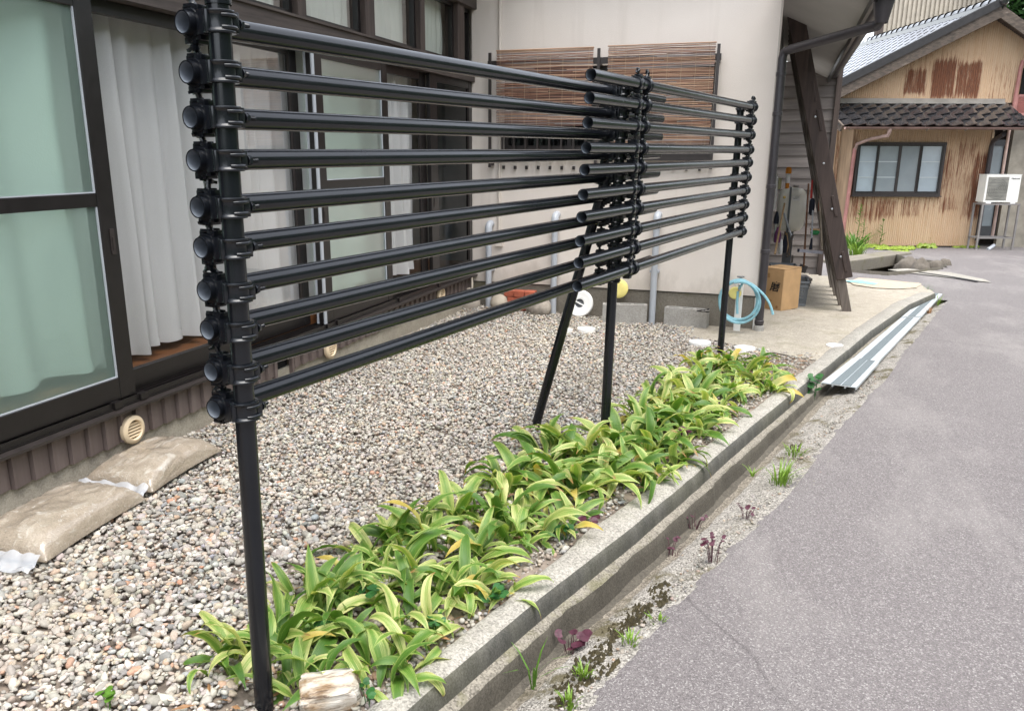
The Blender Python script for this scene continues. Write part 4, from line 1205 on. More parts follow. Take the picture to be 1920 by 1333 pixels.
# white caps lying on the ground
def cap(px, py, r, label, zf, hgt=.022):
    p = on_f(px, py + 4, zf); b = MB().lathe([(r * .96, -.03), (r, hgt * .6), (r * .97, hgt), (r * .8, hgt + .003), (0, hgt + .004)], (0, 0, 0), 28)
    o = obj('drain_cap', b, WHITEP, None, smooth=True); o.location = p; tag(o, label, 'drain cap', 'white drain caps set in the ground')
cap(1064, 618, .044, 'small white cap in the pebbles just right of the raking brace', garden_z)
cap(1099, 616, .078, 'larger white cap in the pebbles below the round lid', garden_z)
cap(1312, 641, .088, 'white cap at the pebbles edge, left of the far fence post', garden_z)
cap(1396, 652, .080, 'white cap behind the leaves right of the far fence post', garden_z)
cap(1566, 644, .070, 'white cap on the drive near the metal gutter covers', apron_z, .006)
# standpipe with coiled blue hose
p = on_f(1381, 619, garden_z)
tx, ty = p.x, p.y
tz = on_y(1390, 532, ty).z
tap = thing('standpipe', 'white square standpipe with a tap by the wall corner', 'tap', (tx, ty, p.z))
b = MB().b2((tx - .028, ty - .028, p.z - .05), (tx + .028, ty + .028, tz)); obj('post', b, WHITEP, tap, bevel=.004)
b = MB().tube([(tx, ty - .02, tz + .015), (tx, ty - .075, tz + .012), (tx, ty - .098, tz - .012), (tx, ty - .10, tz - .05)], [.011, .011, .010, .010], 10); b.lathe([(.013, -.02), (.016, 0), (.013, .025), (.007, .04)], (tx, ty - .03, tz + .015), 10)
obj('spout', b, STEEL, tap, smooth=True)
b = MB()
for a in range(3):
    q = Matrix.Rotation(R(60 * a), 3, 'Z'); b.box((tx, ty - .03, tz + .062), (.062, .014, .012), M=q)
obj('handle', b, simple('tap_handle', (.20, .20, .195), .5, .3), tap, bevel=.003)
pts = []
c0 = Vector((tx + .010, ty - .105, tz - .115))
for i in range(150):
    t = i / 149; a = 2 * math.pi * (3.1 * t) + R(75); rr = .158 + .014 * math.sin(t * 17) + .010 * t
    pts.append(c0 + Vector((rr * math.cos(a) * .95, -.012 - .04 * t + .012 * math.sin(t * 31), rr * math.sin(a) * 1.02 - .012 * math.sin(t * 9))))
e = pts[-1]
tail = [e + Vector((.045, -.005, .012)), Vector((tx + .13, ty - .15, tz - .005)), Vector((tx + .20, ty - .16, tz - .055)), Vector((tx + .255, ty - .17, tz - .13)), Vector((tx + .285, ty - .18, tz - .215))]
b = MB().tube(pts, .0105, 8)
b.tube([Vector((tx - .01, ty - .10, tz - .05)), Vector((tx - .01, ty - .104, tz - .15)), Vector((tx + .0, ty - .11, tz - .24))], .0105, 8)
tp = [Vector((tx + .03, ty - .12, tz + .035)), Vector((tx + .09, ty - .14, tz + .03))] + tail[2:]
fin = []
for i in range(len(tp) - 1):
    for k in range(5): fin.append(tp[i].lerp(tp[i + 1], k / 5))
fin.append(tp[-1])
for _ in range(6): fin = [fin[0]] + [(fin[i - 1] + fin[i] * 2 + fin[i + 1]) / 4 for i in range(1, len(fin) - 1)] + [fin[-1]]
b.tube([Vector((tx - .005, ty - .10, tz - .03))] + fin, .0105, 8)
tag(obj('garden_hose', b, HOSE, None, smooth=True), 'coiled light blue hose hanging on the standpipe', 'hose')
b = MB().lathe([(0, .010), (.045, .012), (.052, .004), (.05, -.010), (0, -.012)], (tx - .035, ty - .045, tz - .075), 20, Matrix.Rotation(R(82), 3, 'X'))
tag(obj('sponge', b, YELLOWP, None, smooth=True), 'round yellow sponge tucked behind the blue hose', 'sponge')

# ================================================================== METAL GUTTER COVERS
def cover(px, label, strips, lift=0.0):
    zf = lambda x, y: road_z(x, y) + .016 + lift
    P = [on_f(x, y, zf) for x, y in px]                          # near-left, near-right, far-right, far-left
    c = sum(P, Vector()) / 4
    t = thing('gutter_cover', label, 'gutter cover', c, 'metal covers laid over the gutter')
    def quad(u0, u1, v0, v1, dz, th):
        def pt(u, v): 
            q = P[0].lerp(P[1], u).lerp(P[3].lerp(P[2], u), v); return q + Vector((0, 0, dz))
        a = [pt(u0, v0), pt(u1, v0), pt(u1, v1), pt(u0, v1)]
        return a + [p - Vector((0, 0, th)) for p in a]
    FS = [(0, 1, 2, 3), (7, 6, 5, 4), (0, 4, 5, 1), (1, 5, 6, 2), (2, 6, 7, 3), (3, 7, 4, 0)]
    b = MB().add(quad(0, 1, 0, 1, 0, .006), FS); b.add(quad(.0, .03, 0.001, .999, -.007, .012), FS); b.add(quad(.97, 1, 0.001, .999, -.007, .012), FS)
    b.add(quad(.30, .34, .002, .998, -.007, .012), FS); b.add(quad(.66, .70, .002, .998, -.007, .012), FS)
    obj('plate', b, ZINC, t)
    for a, e in strips:
        obj('grip_strip', MB().add(quad(a, e, .004, .996, .003, .0028), FS), GRIT, t)
cover([(1540, 717), (1606, 726), (1649, 678), (1599, 671)], 'nearest and widest metal gutter cover, with two dark grip strips', [(.27, .54), (.57, .84)], .012)
cover([(1589, 681), (1648, 677), (1727, 594), (1689, 596)], 'middle metal gutter cover with one dark grip strip', [(.30, .66)])
cover([(1690, 594.5), (1728, 592.5), (1767, 551), (1745, 549)], 'farthest metal gutter cover, with weeds at its end', [(.30, .68)])

# ================================================================== SAND BAGS
def sandbag(c, L, Wd, h, rz, label, seed, flap):
    t = thing('sand_bag', label, 'sand bag', c, None)
    n1, n2 = 44, 30
    def prof(u, v, sgn):
        a, b_ = 2 * u - 1, 2 * v - 1
        e = (max(0, 1 - abs(a) ** 5)) ** .5 * (max(0, 1 - abs(b_) ** 4)) ** .5
        pin = 1 - .10 * (abs(a) ** 3) * (1 - abs(b_))
        x = a * L / 2 * (1 - .03 * abs(b_) ** 2); y = b_ * Wd / 2 * (1 - .07 * (1 - a * a))
        lump = 1 + .20 * fnz(a * 1.6, b_ * 1.6, seed) + .07 * fnz(a * 5, b_ * 5, seed + 3)
        wr = .006 * fnz(a * 4, b_ * 15, seed + 8) + .004 * fnz(a * 16 + b_ * 8, b_ * 5, seed + 1)
        z = h * (.16 + .84 * e * lump) + wr * e if sgn > 0 else h * .10 * (1 - e)
        q = Matrix.Rotation(rz, 3, 'Z') @ Vector((x, y, z)); return q + Vector(c)
    b = MB().grid(lambda u, v: prof(u, v, 1), n1, n2); b.grid(lambda u, v: prof(u, v, -1), n1, n2)
    # side band closing top to bottom
    rim = [(u, 0) for u in np.linspace(0, 1, n1 + 1)] + [(1, v) for v in np.linspace(0, 1, n2 + 1)[1:]] + [(u, 1) for u in np.linspace(1, 0, n1 + 1)[1:]] + [(0, v) for v in np.linspace(1, 0, n2 + 1)[1:-1]]
    m_ = len(rim); b.add([prof(u, v, 1) for u, v in rim] + [prof(u, v, -1) for u, v in rim], [(i, (i + 1) % m_, m_ + (i + 1) % m_, m_ + i) for i in range(m_)])
    obj('bag', b, BAG, t, smooth='fix')
    def fl(u, v):
        s_ = flap; x = s_ * (L / 2 + .005 + .07 * u); y = (v - .5) * Wd * (.96 + .03 * u)
        z = .035 * (1 - u) ** 1.5 + .010 + .012 * fnz(u * 3, v * 9, seed + 5) + .006 * math.sin(v * 23)
        q = Matrix.Rotation(rz, 3, 'Z') @ Vector((x, y, max(.006, z))); return q + Vector(c)
    obj('seal_flap', MB().grid(fl, 8, 40), FLAPM, t, smooth='fix')
BAG = m_plastic_bag()
_k = N('clear_plastic'); _k.col((.62, .64, .68)).rough(.12); _k.p.inputs['Alpha'].default_value = .55; FLAPM = _k.m
sandbag((-2.468, 2.155, .045), .56, .36, .098, R(96), 'nearer clear plastic bag of sand, its sealed flap towards the left edge', 1, -1)
sandbag((-2.525, 2.735, .050), .52, .345, .098, R(95), 'farther clear plastic bag of sand, lying below the first round vent', 6, -1)

# ================================================================== PLANTS
def leaf_mesh(L, Wd, e0, droop, twist, seed):
    Wd *= .90
    ns, na = 11, 5
    g = random.Random(seed); V, UV = [], []
    x = z = y = 0.0; e = e0
    for i in range(ns + 1):
        t = i / ns
        w = Wd * .5 * (max(.0, math.sin(math.pi * min(1, .10 + .93 * t ** .85))) ** .75) * (1 - .3 * (1 - t) ** 4)
        if t < .12: w = max(w * .8, Wd * .16)
        if i == ns: w = .0008
        tw = twist * t * t; d = Vector((math.cos(e), 0, math.sin(e))); nrm = Vector((-math.sin(e), 0, math.cos(e))); sd = Vector((0, 1, 0))
        sd2 = sd * math.cos(tw) + nrm * math.sin(tw); nr2 = nrm * math.cos(tw) - sd * math.sin(tw)
        fold = .42 * (1 - .75 * t)
        for j in range(na):
            a = (j / (na - 1)) * 2 - 1
            p = Vector((x, y, z)) + sd2 * (a * w) + nr2 * (abs(a) * w * fold + w * .16 * math.sin(t * 17 + seed + a * 1.5) * abs(a))
            V.append(p); UV.append((abs(a), t))
        st = L / ns; x += math.cos(e) * st; z += math.sin(e) * st; y += .02 * L * math.sin(t * 4 + seed) * .4
        e -= droop / ns * (.5 + 1.4 * t)
    F = [(i * na + j, i * na + j + 1, (i + 1) * na + j + 1, (i + 1) * na + j) for i in range(ns) for j in range(na - 1)]
    me = bpy.data.meshes.new('leaf'); me.from_pydata([tuple(v) for v in V], [], F)
    a = me.color_attributes.new('leafuv', 'FLOAT_COLOR', 'POINT')
    a.data.foreach_set('color', np.array([(u, v, 0, 1) for u, v in UV], np.float32).ravel())
    me.polygons.foreach_set('use_smooth', [True] * len(F)); me.materials.append(LEAF); return me
LEAVES_UP = [leaf_mesh(random.uniform(.20, .29), random.uniform(.046, .062), R(random.uniform(58, 84)), R(random.uniform(60, 150)), random.uniform(-.9, .9), i) for i in range(11)]
LEAVES_MID = [leaf_mesh(random.uniform(.22, .32), random.uniform(.046, .066), R(random.uniform(40, 66)), R(random.uniform(95, 190)), random.uniform(-1.2, 1.2), 20 + i) for i in range(14)]
LEAVES_LOW = [leaf_mesh(random.uniform(.18, .26), random.uniform(.040, .056), R(random.uniform(15, 44)), R(random.uniform(50, 130)), random.uniform(-1.1, 1.1), 40 + i) for i in range(9)]
CLUMPS = [  # px, py of the base, number of leaves, scale, label
 (447, 1238, 6, .95, 'few-leaved clump left of the nearest fence post'),
 (530, 1222, 11, 1.08, 'upright clump just right of the nearest fence post'),
 (722, 1268, 12, .92, 'open rosette right behind the weathered log'),
 (560, 1270, 5, .70, 'small low clump between the nearest post and the log'),
 (628, 1168, 11, .98, 'clump behind the rosette, towards the pebbles'),
 (575, 1140, 10, .95, 'clump at the pebble side behind the nearest post'),
 (668, 1108, 11, .95, 'bushy clump third along the pebble side'),
 (765, 1180, 9, .85, 'low clump at the kerb past the rosette'),
 (752, 1088, 12, 1.0, 'large clump in the middle of the near bed'),
 (845, 1118, 12, .95, 'clump whose long leaf reaches over the kerb'),
 (905, 1110, 8, .78, 'small clump touching the kerb beside round green leaves'),
 (722, 1035, 9, .95, 'clump with dark leaves arching left over the pebbles'),
 (800, 1020, 12, .98, 'tall pale clump half way to the raking brace, pebble side'),
 (868, 975, 12, .95, 'clump with yellow leaves at the pebble side'),
 (885, 1038, 9, .85, 'clump beside the bare soil gap'),
 (950, 985, 13, 1.0, 'dense clump in front of the raking brace'),
 (985, 1012, 11, .92, 'clump with drooping leaf tips above the kerb gravel'),
 (1052, 985, 9, .85, 'clump at the kerb beside dark purple leaves'),
 (955, 918, 12, .95, 'clump at the pebble side left of the brace foot'),
 (1020, 905, 13, 1.0, 'dense clump right below the brace foot'),
 (1082, 925, 12, .95, 'arching clump in the centre of the bed'),
 (1040, 850, 11, .88, 'clump at the pebble side between brace foot and middle post'),
 (1105, 862, 13, .95, 'bushy clump at the foot of the middle post, left side'),
 (1150, 900, 12, .95, 'pale clump in front of the middle post'),
 (1165, 838, 12, .92, 'clump right of the middle post foot'),
 (1205, 895, 9, .82, 'clump at the kerb with three drooping yellow leaves'),
 (1215, 845, 13, .95, 'clump one step past the middle post, kerb side'),
 (1255, 862, 9, .80, 'clump by the kerb beside the purple weed'),
 (1205, 795, 12, .90, 'clump past the middle post, pebble side'),
 (1258, 795, 13, .92, 'clump with an orange dry leaf in the dense far bed'),
 (1300, 810, 11, .88, 'clump with long leaves leaning to the kerb'),
 (1235, 755, 11, .86, 'upright clump at the pebble side of the far bed'),
 (1290, 752, 13, .92, 'dense clump in the middle of the far bed'),
 (1335, 772, 11, .86, 'clump at the kerb with a pale drooping leaf'),
 (1275, 718, 10, .82, 'clump at the far pebble side'),
 (1330, 725, 12, .90, 'clump before the far fence post'),
 (1375, 742, 11, .86, 'clump with yellow leaves near the kerb, far end'),
 (1322, 690, 10, .84, 'clump left of the far post foot'),
 (1368, 690, 12, .92, 'tallest clump at the foot of the far fence post'),
 (1400, 712, 11, .86, 'clump next to last along the kerb'),
 (1440, 728, 11, .84, 'last clump at the far end of the bed by the kerb'),
 (1420, 690, 8, .70, 'small clump at the back of the far end')]
for k, (px, py, n, sc, lab) in enumerate(CLUMPS):
    p = on_f(px, py, garden_z); p.x = min(p.x, X_IN(p.y) - .035)
    t = thing('variegated_plant', lab, 'plant', p, 'variegated strap-leaved plants along the kerb')
    g = random.Random(100 + k); a0 = g.uniform(0, 6.28)
    n = n + 17
    for i in range(n):
        f = i / n
        me = g.choice(LEAVES_UP if f < .46 else LEAVES_MID if f < .84 else LEAVES_LOW)
        o = local('leaf', me, t)
        az = a0 + i * 2.399 + g.uniform(-.8, .8)
        s_ = sc * g.uniform(.50, 1.05) * (1.0 if p.y < 3 else 1.22)
        o.matrix_basis = Matrix.Translation((math.cos(az) * .018 + g.uniform(-.075, .075), math.sin(az) * .018 + g.uniform(-.075, .075), -.012)) @ Matrix.Rotation(az, 4, 'Z') @ Matrix.Rotation(g.uniform(-.35, .35), 4, 'Y') @ Matrix.Rotation(g.uniform(-.55, .55), 4, 'X') @ Matrix.Diagonal((s_, s_, s_, 1))
# round-leaved ground cover and small weeds
def round_leaf(b, c, r, n_, tilt):
    q = n_.to_track_quat('Z', 'Y').to_matrix(); vs = [Vector(c)]
    for j in range(9):
        a = 2 * math.pi * j / 9; rr = r * (.82 + .18 * math.cos(a)) if j else r * .62
        vs.append(Vector(c) + q @ Vector((rr * math.cos(a), rr * math.sin(a), .18 * r * (abs(math.sin(a))))))
    b.add(vs, [(0, j + 1, (j + 1) % 9 + 1) for j in range(9)])
def herb(px, py, zf, label, n, h, r, mat, spread=.05, seed=0, cat='weed', group=None, name='weed', z=None):
    p = on_f(px, py, zf) if z is None else on_z(px, py, z); g = random.Random(seed + int(px))
    t = thing(name, label, cat, p, group); st = MB(); lv = MB()
    for i in range(n):
        a = g.uniform(0, 6.28); d = spread * math.sqrt(g.random()); hh = h * g.uniform(.4, 1.0)
        q = p + Vector((d * math.cos(a), d * math.sin(a), hh))
        st.tube([p + Vector((d * .3 * math.cos(a), d * .3 * math.sin(a), -.004)), p.lerp(q, .6) + Vector((0, 0, hh * .12)), q], .0012, 4)
        round_leaf(lv, q, r * g.uniform(.7, 1.2), Vector((g.uniform(-.5, .5), g.uniform(-.7, .3), 1)), 0)
    obj('stem', st, mat, t); obj('foliage', lv, mat, t, kind='stuff')
def grassy(px, py, zf, label, n, h, mat, spread=.06, seed=0, wide=.004, cat='grass tuft', name='grass_tuft', lean=.7, group=None):
    p = on_f(px, py, zf); g = random.Random(seed + int(px)); b = MB()
    for i in range(n):
        a = g.uniform(0, 6.28); d = spread * math.sqrt(g.random()); q = Vector((d * math.cos(a), d * math.sin(a), 0))
        hh = h * g.uniform(.45, 1.1); l = hh * lean * g.uniform(.2, 1.3); sd = Vector((-math.sin(a), math.cos(a), 0)) * wide * g.uniform(.6, 1.2); out = Vector((math.cos(a), math.sin(a), 0))
        vs = []
        for u, w in ((0, .8), (.35, 1), (.7, .7), (1, .05)):
            c = q + out * (l * u * u) + Vector((0, 0, hh * (u - .38 * u * u * lean))); vs += [c - sd * w, c + sd * w]
        b.add(vs, [(0, 1, 3, 2), (2, 3, 5, 4), (4, 5, 7, 6)])
    o = obj(name, b, mat, None); o.location = p; return tag(o, label, cat, group)
GC = 'round-leaved ground cover in the bed'
for i, (px, py, n, r, lab) in enumerate([(925, 1128, 9, .024, 'round green leaves beside the overhanging leaf at the kerb'), (608, 1195, 6, .020, 'round green leaves in the shade behind the log'), (690, 1318, 4, .015, 'pair of round leaves on the kerb edge right of the log'),
        (815, 1188, 7, .015, 'round green leaves between two low clumps at the kerb'), (1060, 1010, 7, .019, 'round green leaves below the purple leaf by the kerb'), (1215, 880, 9, .015, 'patch of tiny round leaves on the kerb past the middle post'), (1245, 845, 9, .02, 'dark round leaves beside the purple weed'),
        (1365, 752, 8, .018, 'round leaves under the far clumps'), (690, 1128, 6, .02, 'round leaves deep between the near clumps')]):
    herb(px, py, garden_z, lab, n, .05, r, GREEN2, .045, i, 'ground cover', GC, 'ground_cover')
herb(118, 912, garden_z, 'small green weed between the sand bags and the footing', 8, .045, .014, GREEN, .04, 1)
herb(205, 1330, garden_z, 'green seedling in the pebbles at the bottom edge', 5, .05, .020, GREEN, .025, 2)
strip_z = lambda x, y: lerp(min(-.170, kerb_z(y) - .128) - .004, road_z(x, y), min(1, max(0, (x - X_OUT(y) - .09) / max(.02, X_ROAD(y) - X_OUT(y) - .09)) * 1.1) ** .95)
herb(1524, 752, strip_z, 'green plant hanging over the gutter before the metal covers', 12, .17, .030, GREEN2, .05, 3)
herb(1105, 985, garden_z, 'purple leaves lying over the kerb edge', 6, .045, .022, PURPLE, .04, 4)
herb(1288, 838, garden_z, 'dark purple weed among the round leaves at the kerb', 8, .11, .022, PURPLE, .04, 5)
PW_ = 'purple weeds in the gutter strip'
for i, (px, py, n, h, r, lab) in enumerate([(1068, 1222, 9, .065, .024, 'pink-purple rosette nearest the camera in the gutter'), (1335, 1052, 12, .12, .013, 'largest purple weed, at the road edge'), (1300, 992, 7, .07, .012, 'purple weed standing in the gutter'),
        (1258, 1040, 6, .06, .012, 'small purple weed between two larger ones'), (1398, 972, 8, .07, .013, 'purple weed at the road edge farthest away')]):
    herb(px, py, strip_z, lab, n, h, r, PURPLE, .05, 10 + i, 'purple weed', PW_)
    grassy(px + 4, py, strip_z, 'thin purple stems of ' + lab.replace('pink-purple ', 'the ').replace('largest ', 'the largest '), 7, h * 1.15, PURPLE, .03, i, .0016, 'purple stems', 'stem_tuft', .35)
GT = 'grass tufts along the road edge'
for i, (px, py, n, h, m_, lab) in enumerate([(1462, 905, 60, .12, LIME, 'largest bright grass tuft at the road edge'), (1490, 852, 45, .06, LIME, 'flat grass patch just past the largest tuft'), (1232, 1165, 18, .04, LIME, 'tiny grass tuft on the mossy strip'), (1180, 1205, 24, .045, LIME, 'thin grass beside the mossy strip'),
        (1000, 1290, 8, .20, GREEN, 'tall thin grass stems at the bottom of the gutter'), (1095, 1270, 26, .05, LIME, 'pale grass at the near road edge'), (1410, 895, 10, .09, LIME, 'grass blades leaning into the gutter'), (1728, 560, 40, .22, GREEN, 'leafy weed growing at the end of the covers'),
        (1755, 572, 30, .15, LIME, 'grass at the road edge by the last cover'), (1742, 588, 22, .09, DRY, 'dry reddish grass beside the last cover'), (1700, 610, 16, .07, LIME, 'small grass tuft at the middle cover'), (1068, 1322, 26, .05, LIME, 'grass at the very bottom edge of the gutter')]):
    grassy(px, py, strip_z, lab, n, h, m_, (.055 if n > 28 else .028) if n > 12 else .008, i, .0035, group=GT)
# dry fallen leaves on the soil
DRYB = MB()
gg = random.Random(4)
for i in range(420):
    y = gg.uniform(1.2, 6.2) if i < 230 else gg.uniform(5.2, 6.35); x = X_IN(y) - gg.uniform(.0, .5 if i < 230 else .7); z = garden_z(x, y) + gg.uniform(.0, .016)
    a = gg.uniform(0, 6.28); L, w = gg.uniform(.02, .07), gg.uniform(.004, .012); d = Vector((math.cos(a), math.sin(a), gg.uniform(-.1, .25))); s_ = Vector((-math.sin(a), math.cos(a), 0))
    c = Vector((x, y, z)); DRYB.add([c - d * L / 2, c + s_ * w / 2 + Vector((0, 0, .006)), c + d * L / 2, c - s_ * w / 2], [(0, 1, 2), (0, 2, 3)])
o = obj('fallen_leaves', DRYB, DRY, None, kind='stuff')
# weathered log
p = on_f(612, 1318, garden_z)
def m_log():
    k = N('weathered_heartwood'); v = k.co((.16, 1, 1)); g = k.noise(60, v, 7, .75, .5); big = k.noise(16, k.co((.5, 1, 1)), 4)
    c = k.ramp(big, [(.38, (.30, .20, .11)), (.5, (.56, .49, .40)), (.66, (.76, .73, .67))])
    c = k.mix(k.ramp(g, [(.36, .95), (.47, 0.0)]), c, (.09, .055, .035))
    c = k.mix(k.ramp(k.noise(30, v, 4), [(.58, 0.0), (.7, .6)]), c, (.36, .20, .09))
    k.col(c).rough(.9); k.bump(g, 1.0, .012); return k.m
bm = bmesh.new(); bmesh.ops.create_icosphere(bm, subdivisions=5, radius=1)
for v in bm.verts:
    q = v.co.normalized(); e = .42
    x, y, z = [math.copysign(abs(c) ** e, c) for c in q]
    f = 1 + .16 * fnz(q.x * 1.4, q.y * 1.8, q.z * 1.8) + .05 * fnz(q.x * 2, q.y * 9, q.z * 9) + .03 * fnz(q.x * 6, q.y * 16, q.z * 16)
    v.co = Vector((x * .078 * (1 + .10 * fnz(0, q.y * 6, q.z * 6)), y * .050 * f * (1 - .2 * q.x), z * .040 * f))
me = bpy.data.meshes.new('weathered_log'); bm.to_mesh(me); bm.free(); me.materials.append(m_log()); me.polygons.foreach_set('use_smooth', [True] * len(me.polygons))
o = link('weathered_log', me); o.location = (p.x + .005, p.y + .012, p.z + .026); o.rotation_euler = (R(12), R(-5), R(28)); tag(o, 'short weathered pale log at the near end of the bed', 'log')

# ================================================================== LEANING TIMBER SCREEN
f1 = on_f(1588, 583, apron_z)
scr = thing('timber_screen', 'leaning screen of dark planks on slanted posts beside the house corner', 'timber screen', f1)
X0, Z0, X1, Z1 = f1.x, f1.z, -.045, 2.66
for i in range(6):
    y = f1.y + i * .40; z0 = apron_z(f1.x, y) - .01
    b = MB().bar((X0 - .012 * (i % 2), y, z0), (X1, y, Z1), .062, .085, (1, 0, 0)); obj('post', b, GREYWOOD, scr, bevel=.004, seg=1)
sl_ = Vector((X1 - X0, 0, Z1 - Z0)); Ls = sl_.length; sl_.normalize(); out = Vector((sl_.z, 0, -sl_.x))
nb = 9
for i in range(nb):
    a = .40 + i * (Ls - .40) / nb; w = (Ls - .40) / nb - .075
    c = Vector((X0, 0, Z0)) + sl_ * (a + w / 2) + out * (.056 + .006 * (i % 2))
    y0 = f1.y - .06 + random.uniform(-.02, .02); y1 = f1.y + 2.12 + random.uniform(-.05, .05)
    b = MB().box((c.x, (y0 + y1) / 2, c.z), (w, y1 - y0, .026), M=Matrix((sl_, Vector((0, 1, 0)), out)).transposed())
    obj('plank', b, OLDWOOD, scr, bevel=.003, seg=1)
# near edge board and its bolts
for i, a in enumerate((.55, 1.02, 1.46, 1.9)):
    c = Vector((X0, f1.y - .034, Z0)) + sl_ * a + out * .03 - Vector((0, .03, 0))
    b = MB().lathe([(0, .006), (.010, .004), (.011, 0)], c, 8, Matrix.Rotation(R(90), 3, 'X')); obj('bolt', b, STEEL, scr)
b = MB().bar(Vector((X0, f1.y - .045, Z0)) + sl_ * .33 + out * .030, Vector((X0, f1.y - .045, Z0)) + sl_ * (Ls + .03) + out * .022, .030, .150, out); obj('edge_board', b, OLDWOOD, scr, bevel=.004, seg=1)

# boarded wall at the end of the passage
bw = thing('boarded_wall', 'wall of grey horizontal boards behind the ivory tank', 'wall', (.2, 12.4, -.2))
for i in range(19):
    z = -.28 + i * .152
    b = MB().add([(-.32, 12.40, z), (.62, 12.40, z), (.62, 12.385, z + .002), (-.32, 12.385, z + .002), (-.32, 12.42, z + .160), (.62, 12.42, z + .160), (.62, 12.408, z + .160), (-.32, 12.408, z + .160)],
                 [(0, 1, 2, 3), (4, 7, 6, 5), (0, 4, 5, 1), (1, 5, 6, 2), (2, 6, 7, 3), (3, 7, 4, 0)])
    obj('board', b, PLANKX, bw)
b = MB().b2((.565, 12.33, -.3), (.63, 12.384, 2.6)); b.b2((-.33, 12.43, -.3), (.63, 12.5, 2.6)); obj('frame_post', b, WEATHERZ, bw)

# ================================================================== THINGS BY THE CORNER
def P9(px, py, y): return on_y(px, py, y)
# cardboard box with a brushed character
a, e = on_f(1423, 577, apron_z), on_f(1464, 583, apron_z)
ax = (e - a); ax.z = 0; Lb = ax.length; ax.normalize(); ay = Vector((-ax.y, ax.x, 0)); hb = .405
bxo = thing('cardboard_box', 'brown cardboard box with a large brushed black character', 'box', (a + e) / 2)
b = MB().prism([(0, 0), (Lb, 0), (Lb, .30), (0, .30)], a, ax, ay, ZUP, hb); obj('carton', b, CARD, bxo, bevel=.004, seg=1)
for k, (y0, y1, t) in enumerate(((0, .149, .10), (.151, .30, -.06))):
    b = MB().prism([(0, y0), (Lb, y0), (Lb, y1), (0, y1)], a + ZUP * (hb + .003 + .002 * k), ax, ay, ZUP, .004); obj('flap', b, CARD, bxo)
def text_on(txt, c, size, right, up, mat, name, parent, bold=.0, shear=0.0):
    cu = bpy.data.curves.new(name, 'FONT'); cu.body = txt; cu.size = size; cu.align_x = 'CENTER'; cu.align_y = 'CENTER'; cu.offset = bold; cu.shear = shear; cu.extrude = .0006
    cu.materials.append(mat); o = bpy.data.objects.new(name, cu); COL.objects.link(o)
    me = bpy.data.meshes.new_from_object(o.evaluated_get(bpy.context.evaluated_depsgraph_get()))
    bpy.data.objects.remove(o); o = bpy.data.objects.new(name, me); COL.objects.link(o)
    nrm = right.cross(up); Mx = Matrix((right, up, nrm)).transposed().to_4x4(); Mx.translation = c
    o.parent = parent; o.matrix_parent_inverse = Matrix.Translation(-parent.location); o.matrix_basis = Mx; return o
fr = -ay
text_on('磨', a + ax * (Lb * .62) + ZUP * (hb * .56) + fr * .002, .105, ax, ZUP, INK, 'brushed_character', bxo, .0018, .18)
b = MB().prism([(.055, .315), (.095, .315), (.095, .36), (.055, .36)], a + fr * .0015, ax, ZUP, fr, .0006); b.prism([(.04, .085), (.14, .085), (.14, .097), (.04, .097)], a + fr * .0015, ax, ZUP, fr, .0006)
obj('printed_marks', b, simple('faded_print', (.30, .17, .07), .9), bxo)
b = MB().lathe([(.0135, 0), (.0135, .0008), (0, .0008)], a + ax * (Lb * .80) + ZUP * .035 + fr * .001, 14, Matrix((ax, ZUP, fr)).transposed()); obj('printed_seal', b, simple('seal_print', (.25, .13, .05), .9), bxo)
# laundry-style basket with square holes
a2, e2 = on_f(1470, 572, apron_z), on_f(1509, 574, apron_z)
ax2 = (e2 - a2); ax2.z = 0; L2 = ax2.length; ax2.normalize(); ay2 = Vector((-ax2.y, ax2.x, 0)); hk = .25; D2 = .30
bk = thing('plastic_basket', 'grey plastic basket with rows of square holes', 'basket', (a2 + e2) / 2)
def bpt(u, v, w, f=.14):                                          # flared basket: w 0 bottom..1 rim
    k_ = 1 + f * w; return a2 + ax2 * (L2 / 2 + (u - .5) * L2 * k_) + ay2 * (D2 / 2 + (v - .5) * D2 * k_) + ZUP * (hk * w)
b = MB()
for (A, B) in (((0, 0), (1, 0)), ((1, 0), (1, 1)), ((1, 1), (0, 1)), ((0, 1), (0, 0))):
    def side(t, w): return bpt(lerp(A[0], B[0], t), lerp(A[1], B[1], t), w)
    nv_ = 9
    for k in range(nv_ + 1): b.bar(side(k / nv_, .0), side(k / nv_, 1.0), .011, .004, ay2)
    for w, h in ((.06, .03), (.20, .010), (.32, .010), (.44, .010), (.56, .010), (.68, .010), (.82, .026), (.99, .020)): b.bar(side(0, w), side(1, w), .0042 if w < .9 else .02, h, ZUP)
b.add([bpt(0, 0, .02), bpt(1, 0, .02), bpt(1, 1, .02), bpt(0, 1, .02)], [(0, 1, 2, 3)])
obj('basket_body', b, GREYP2, bk)
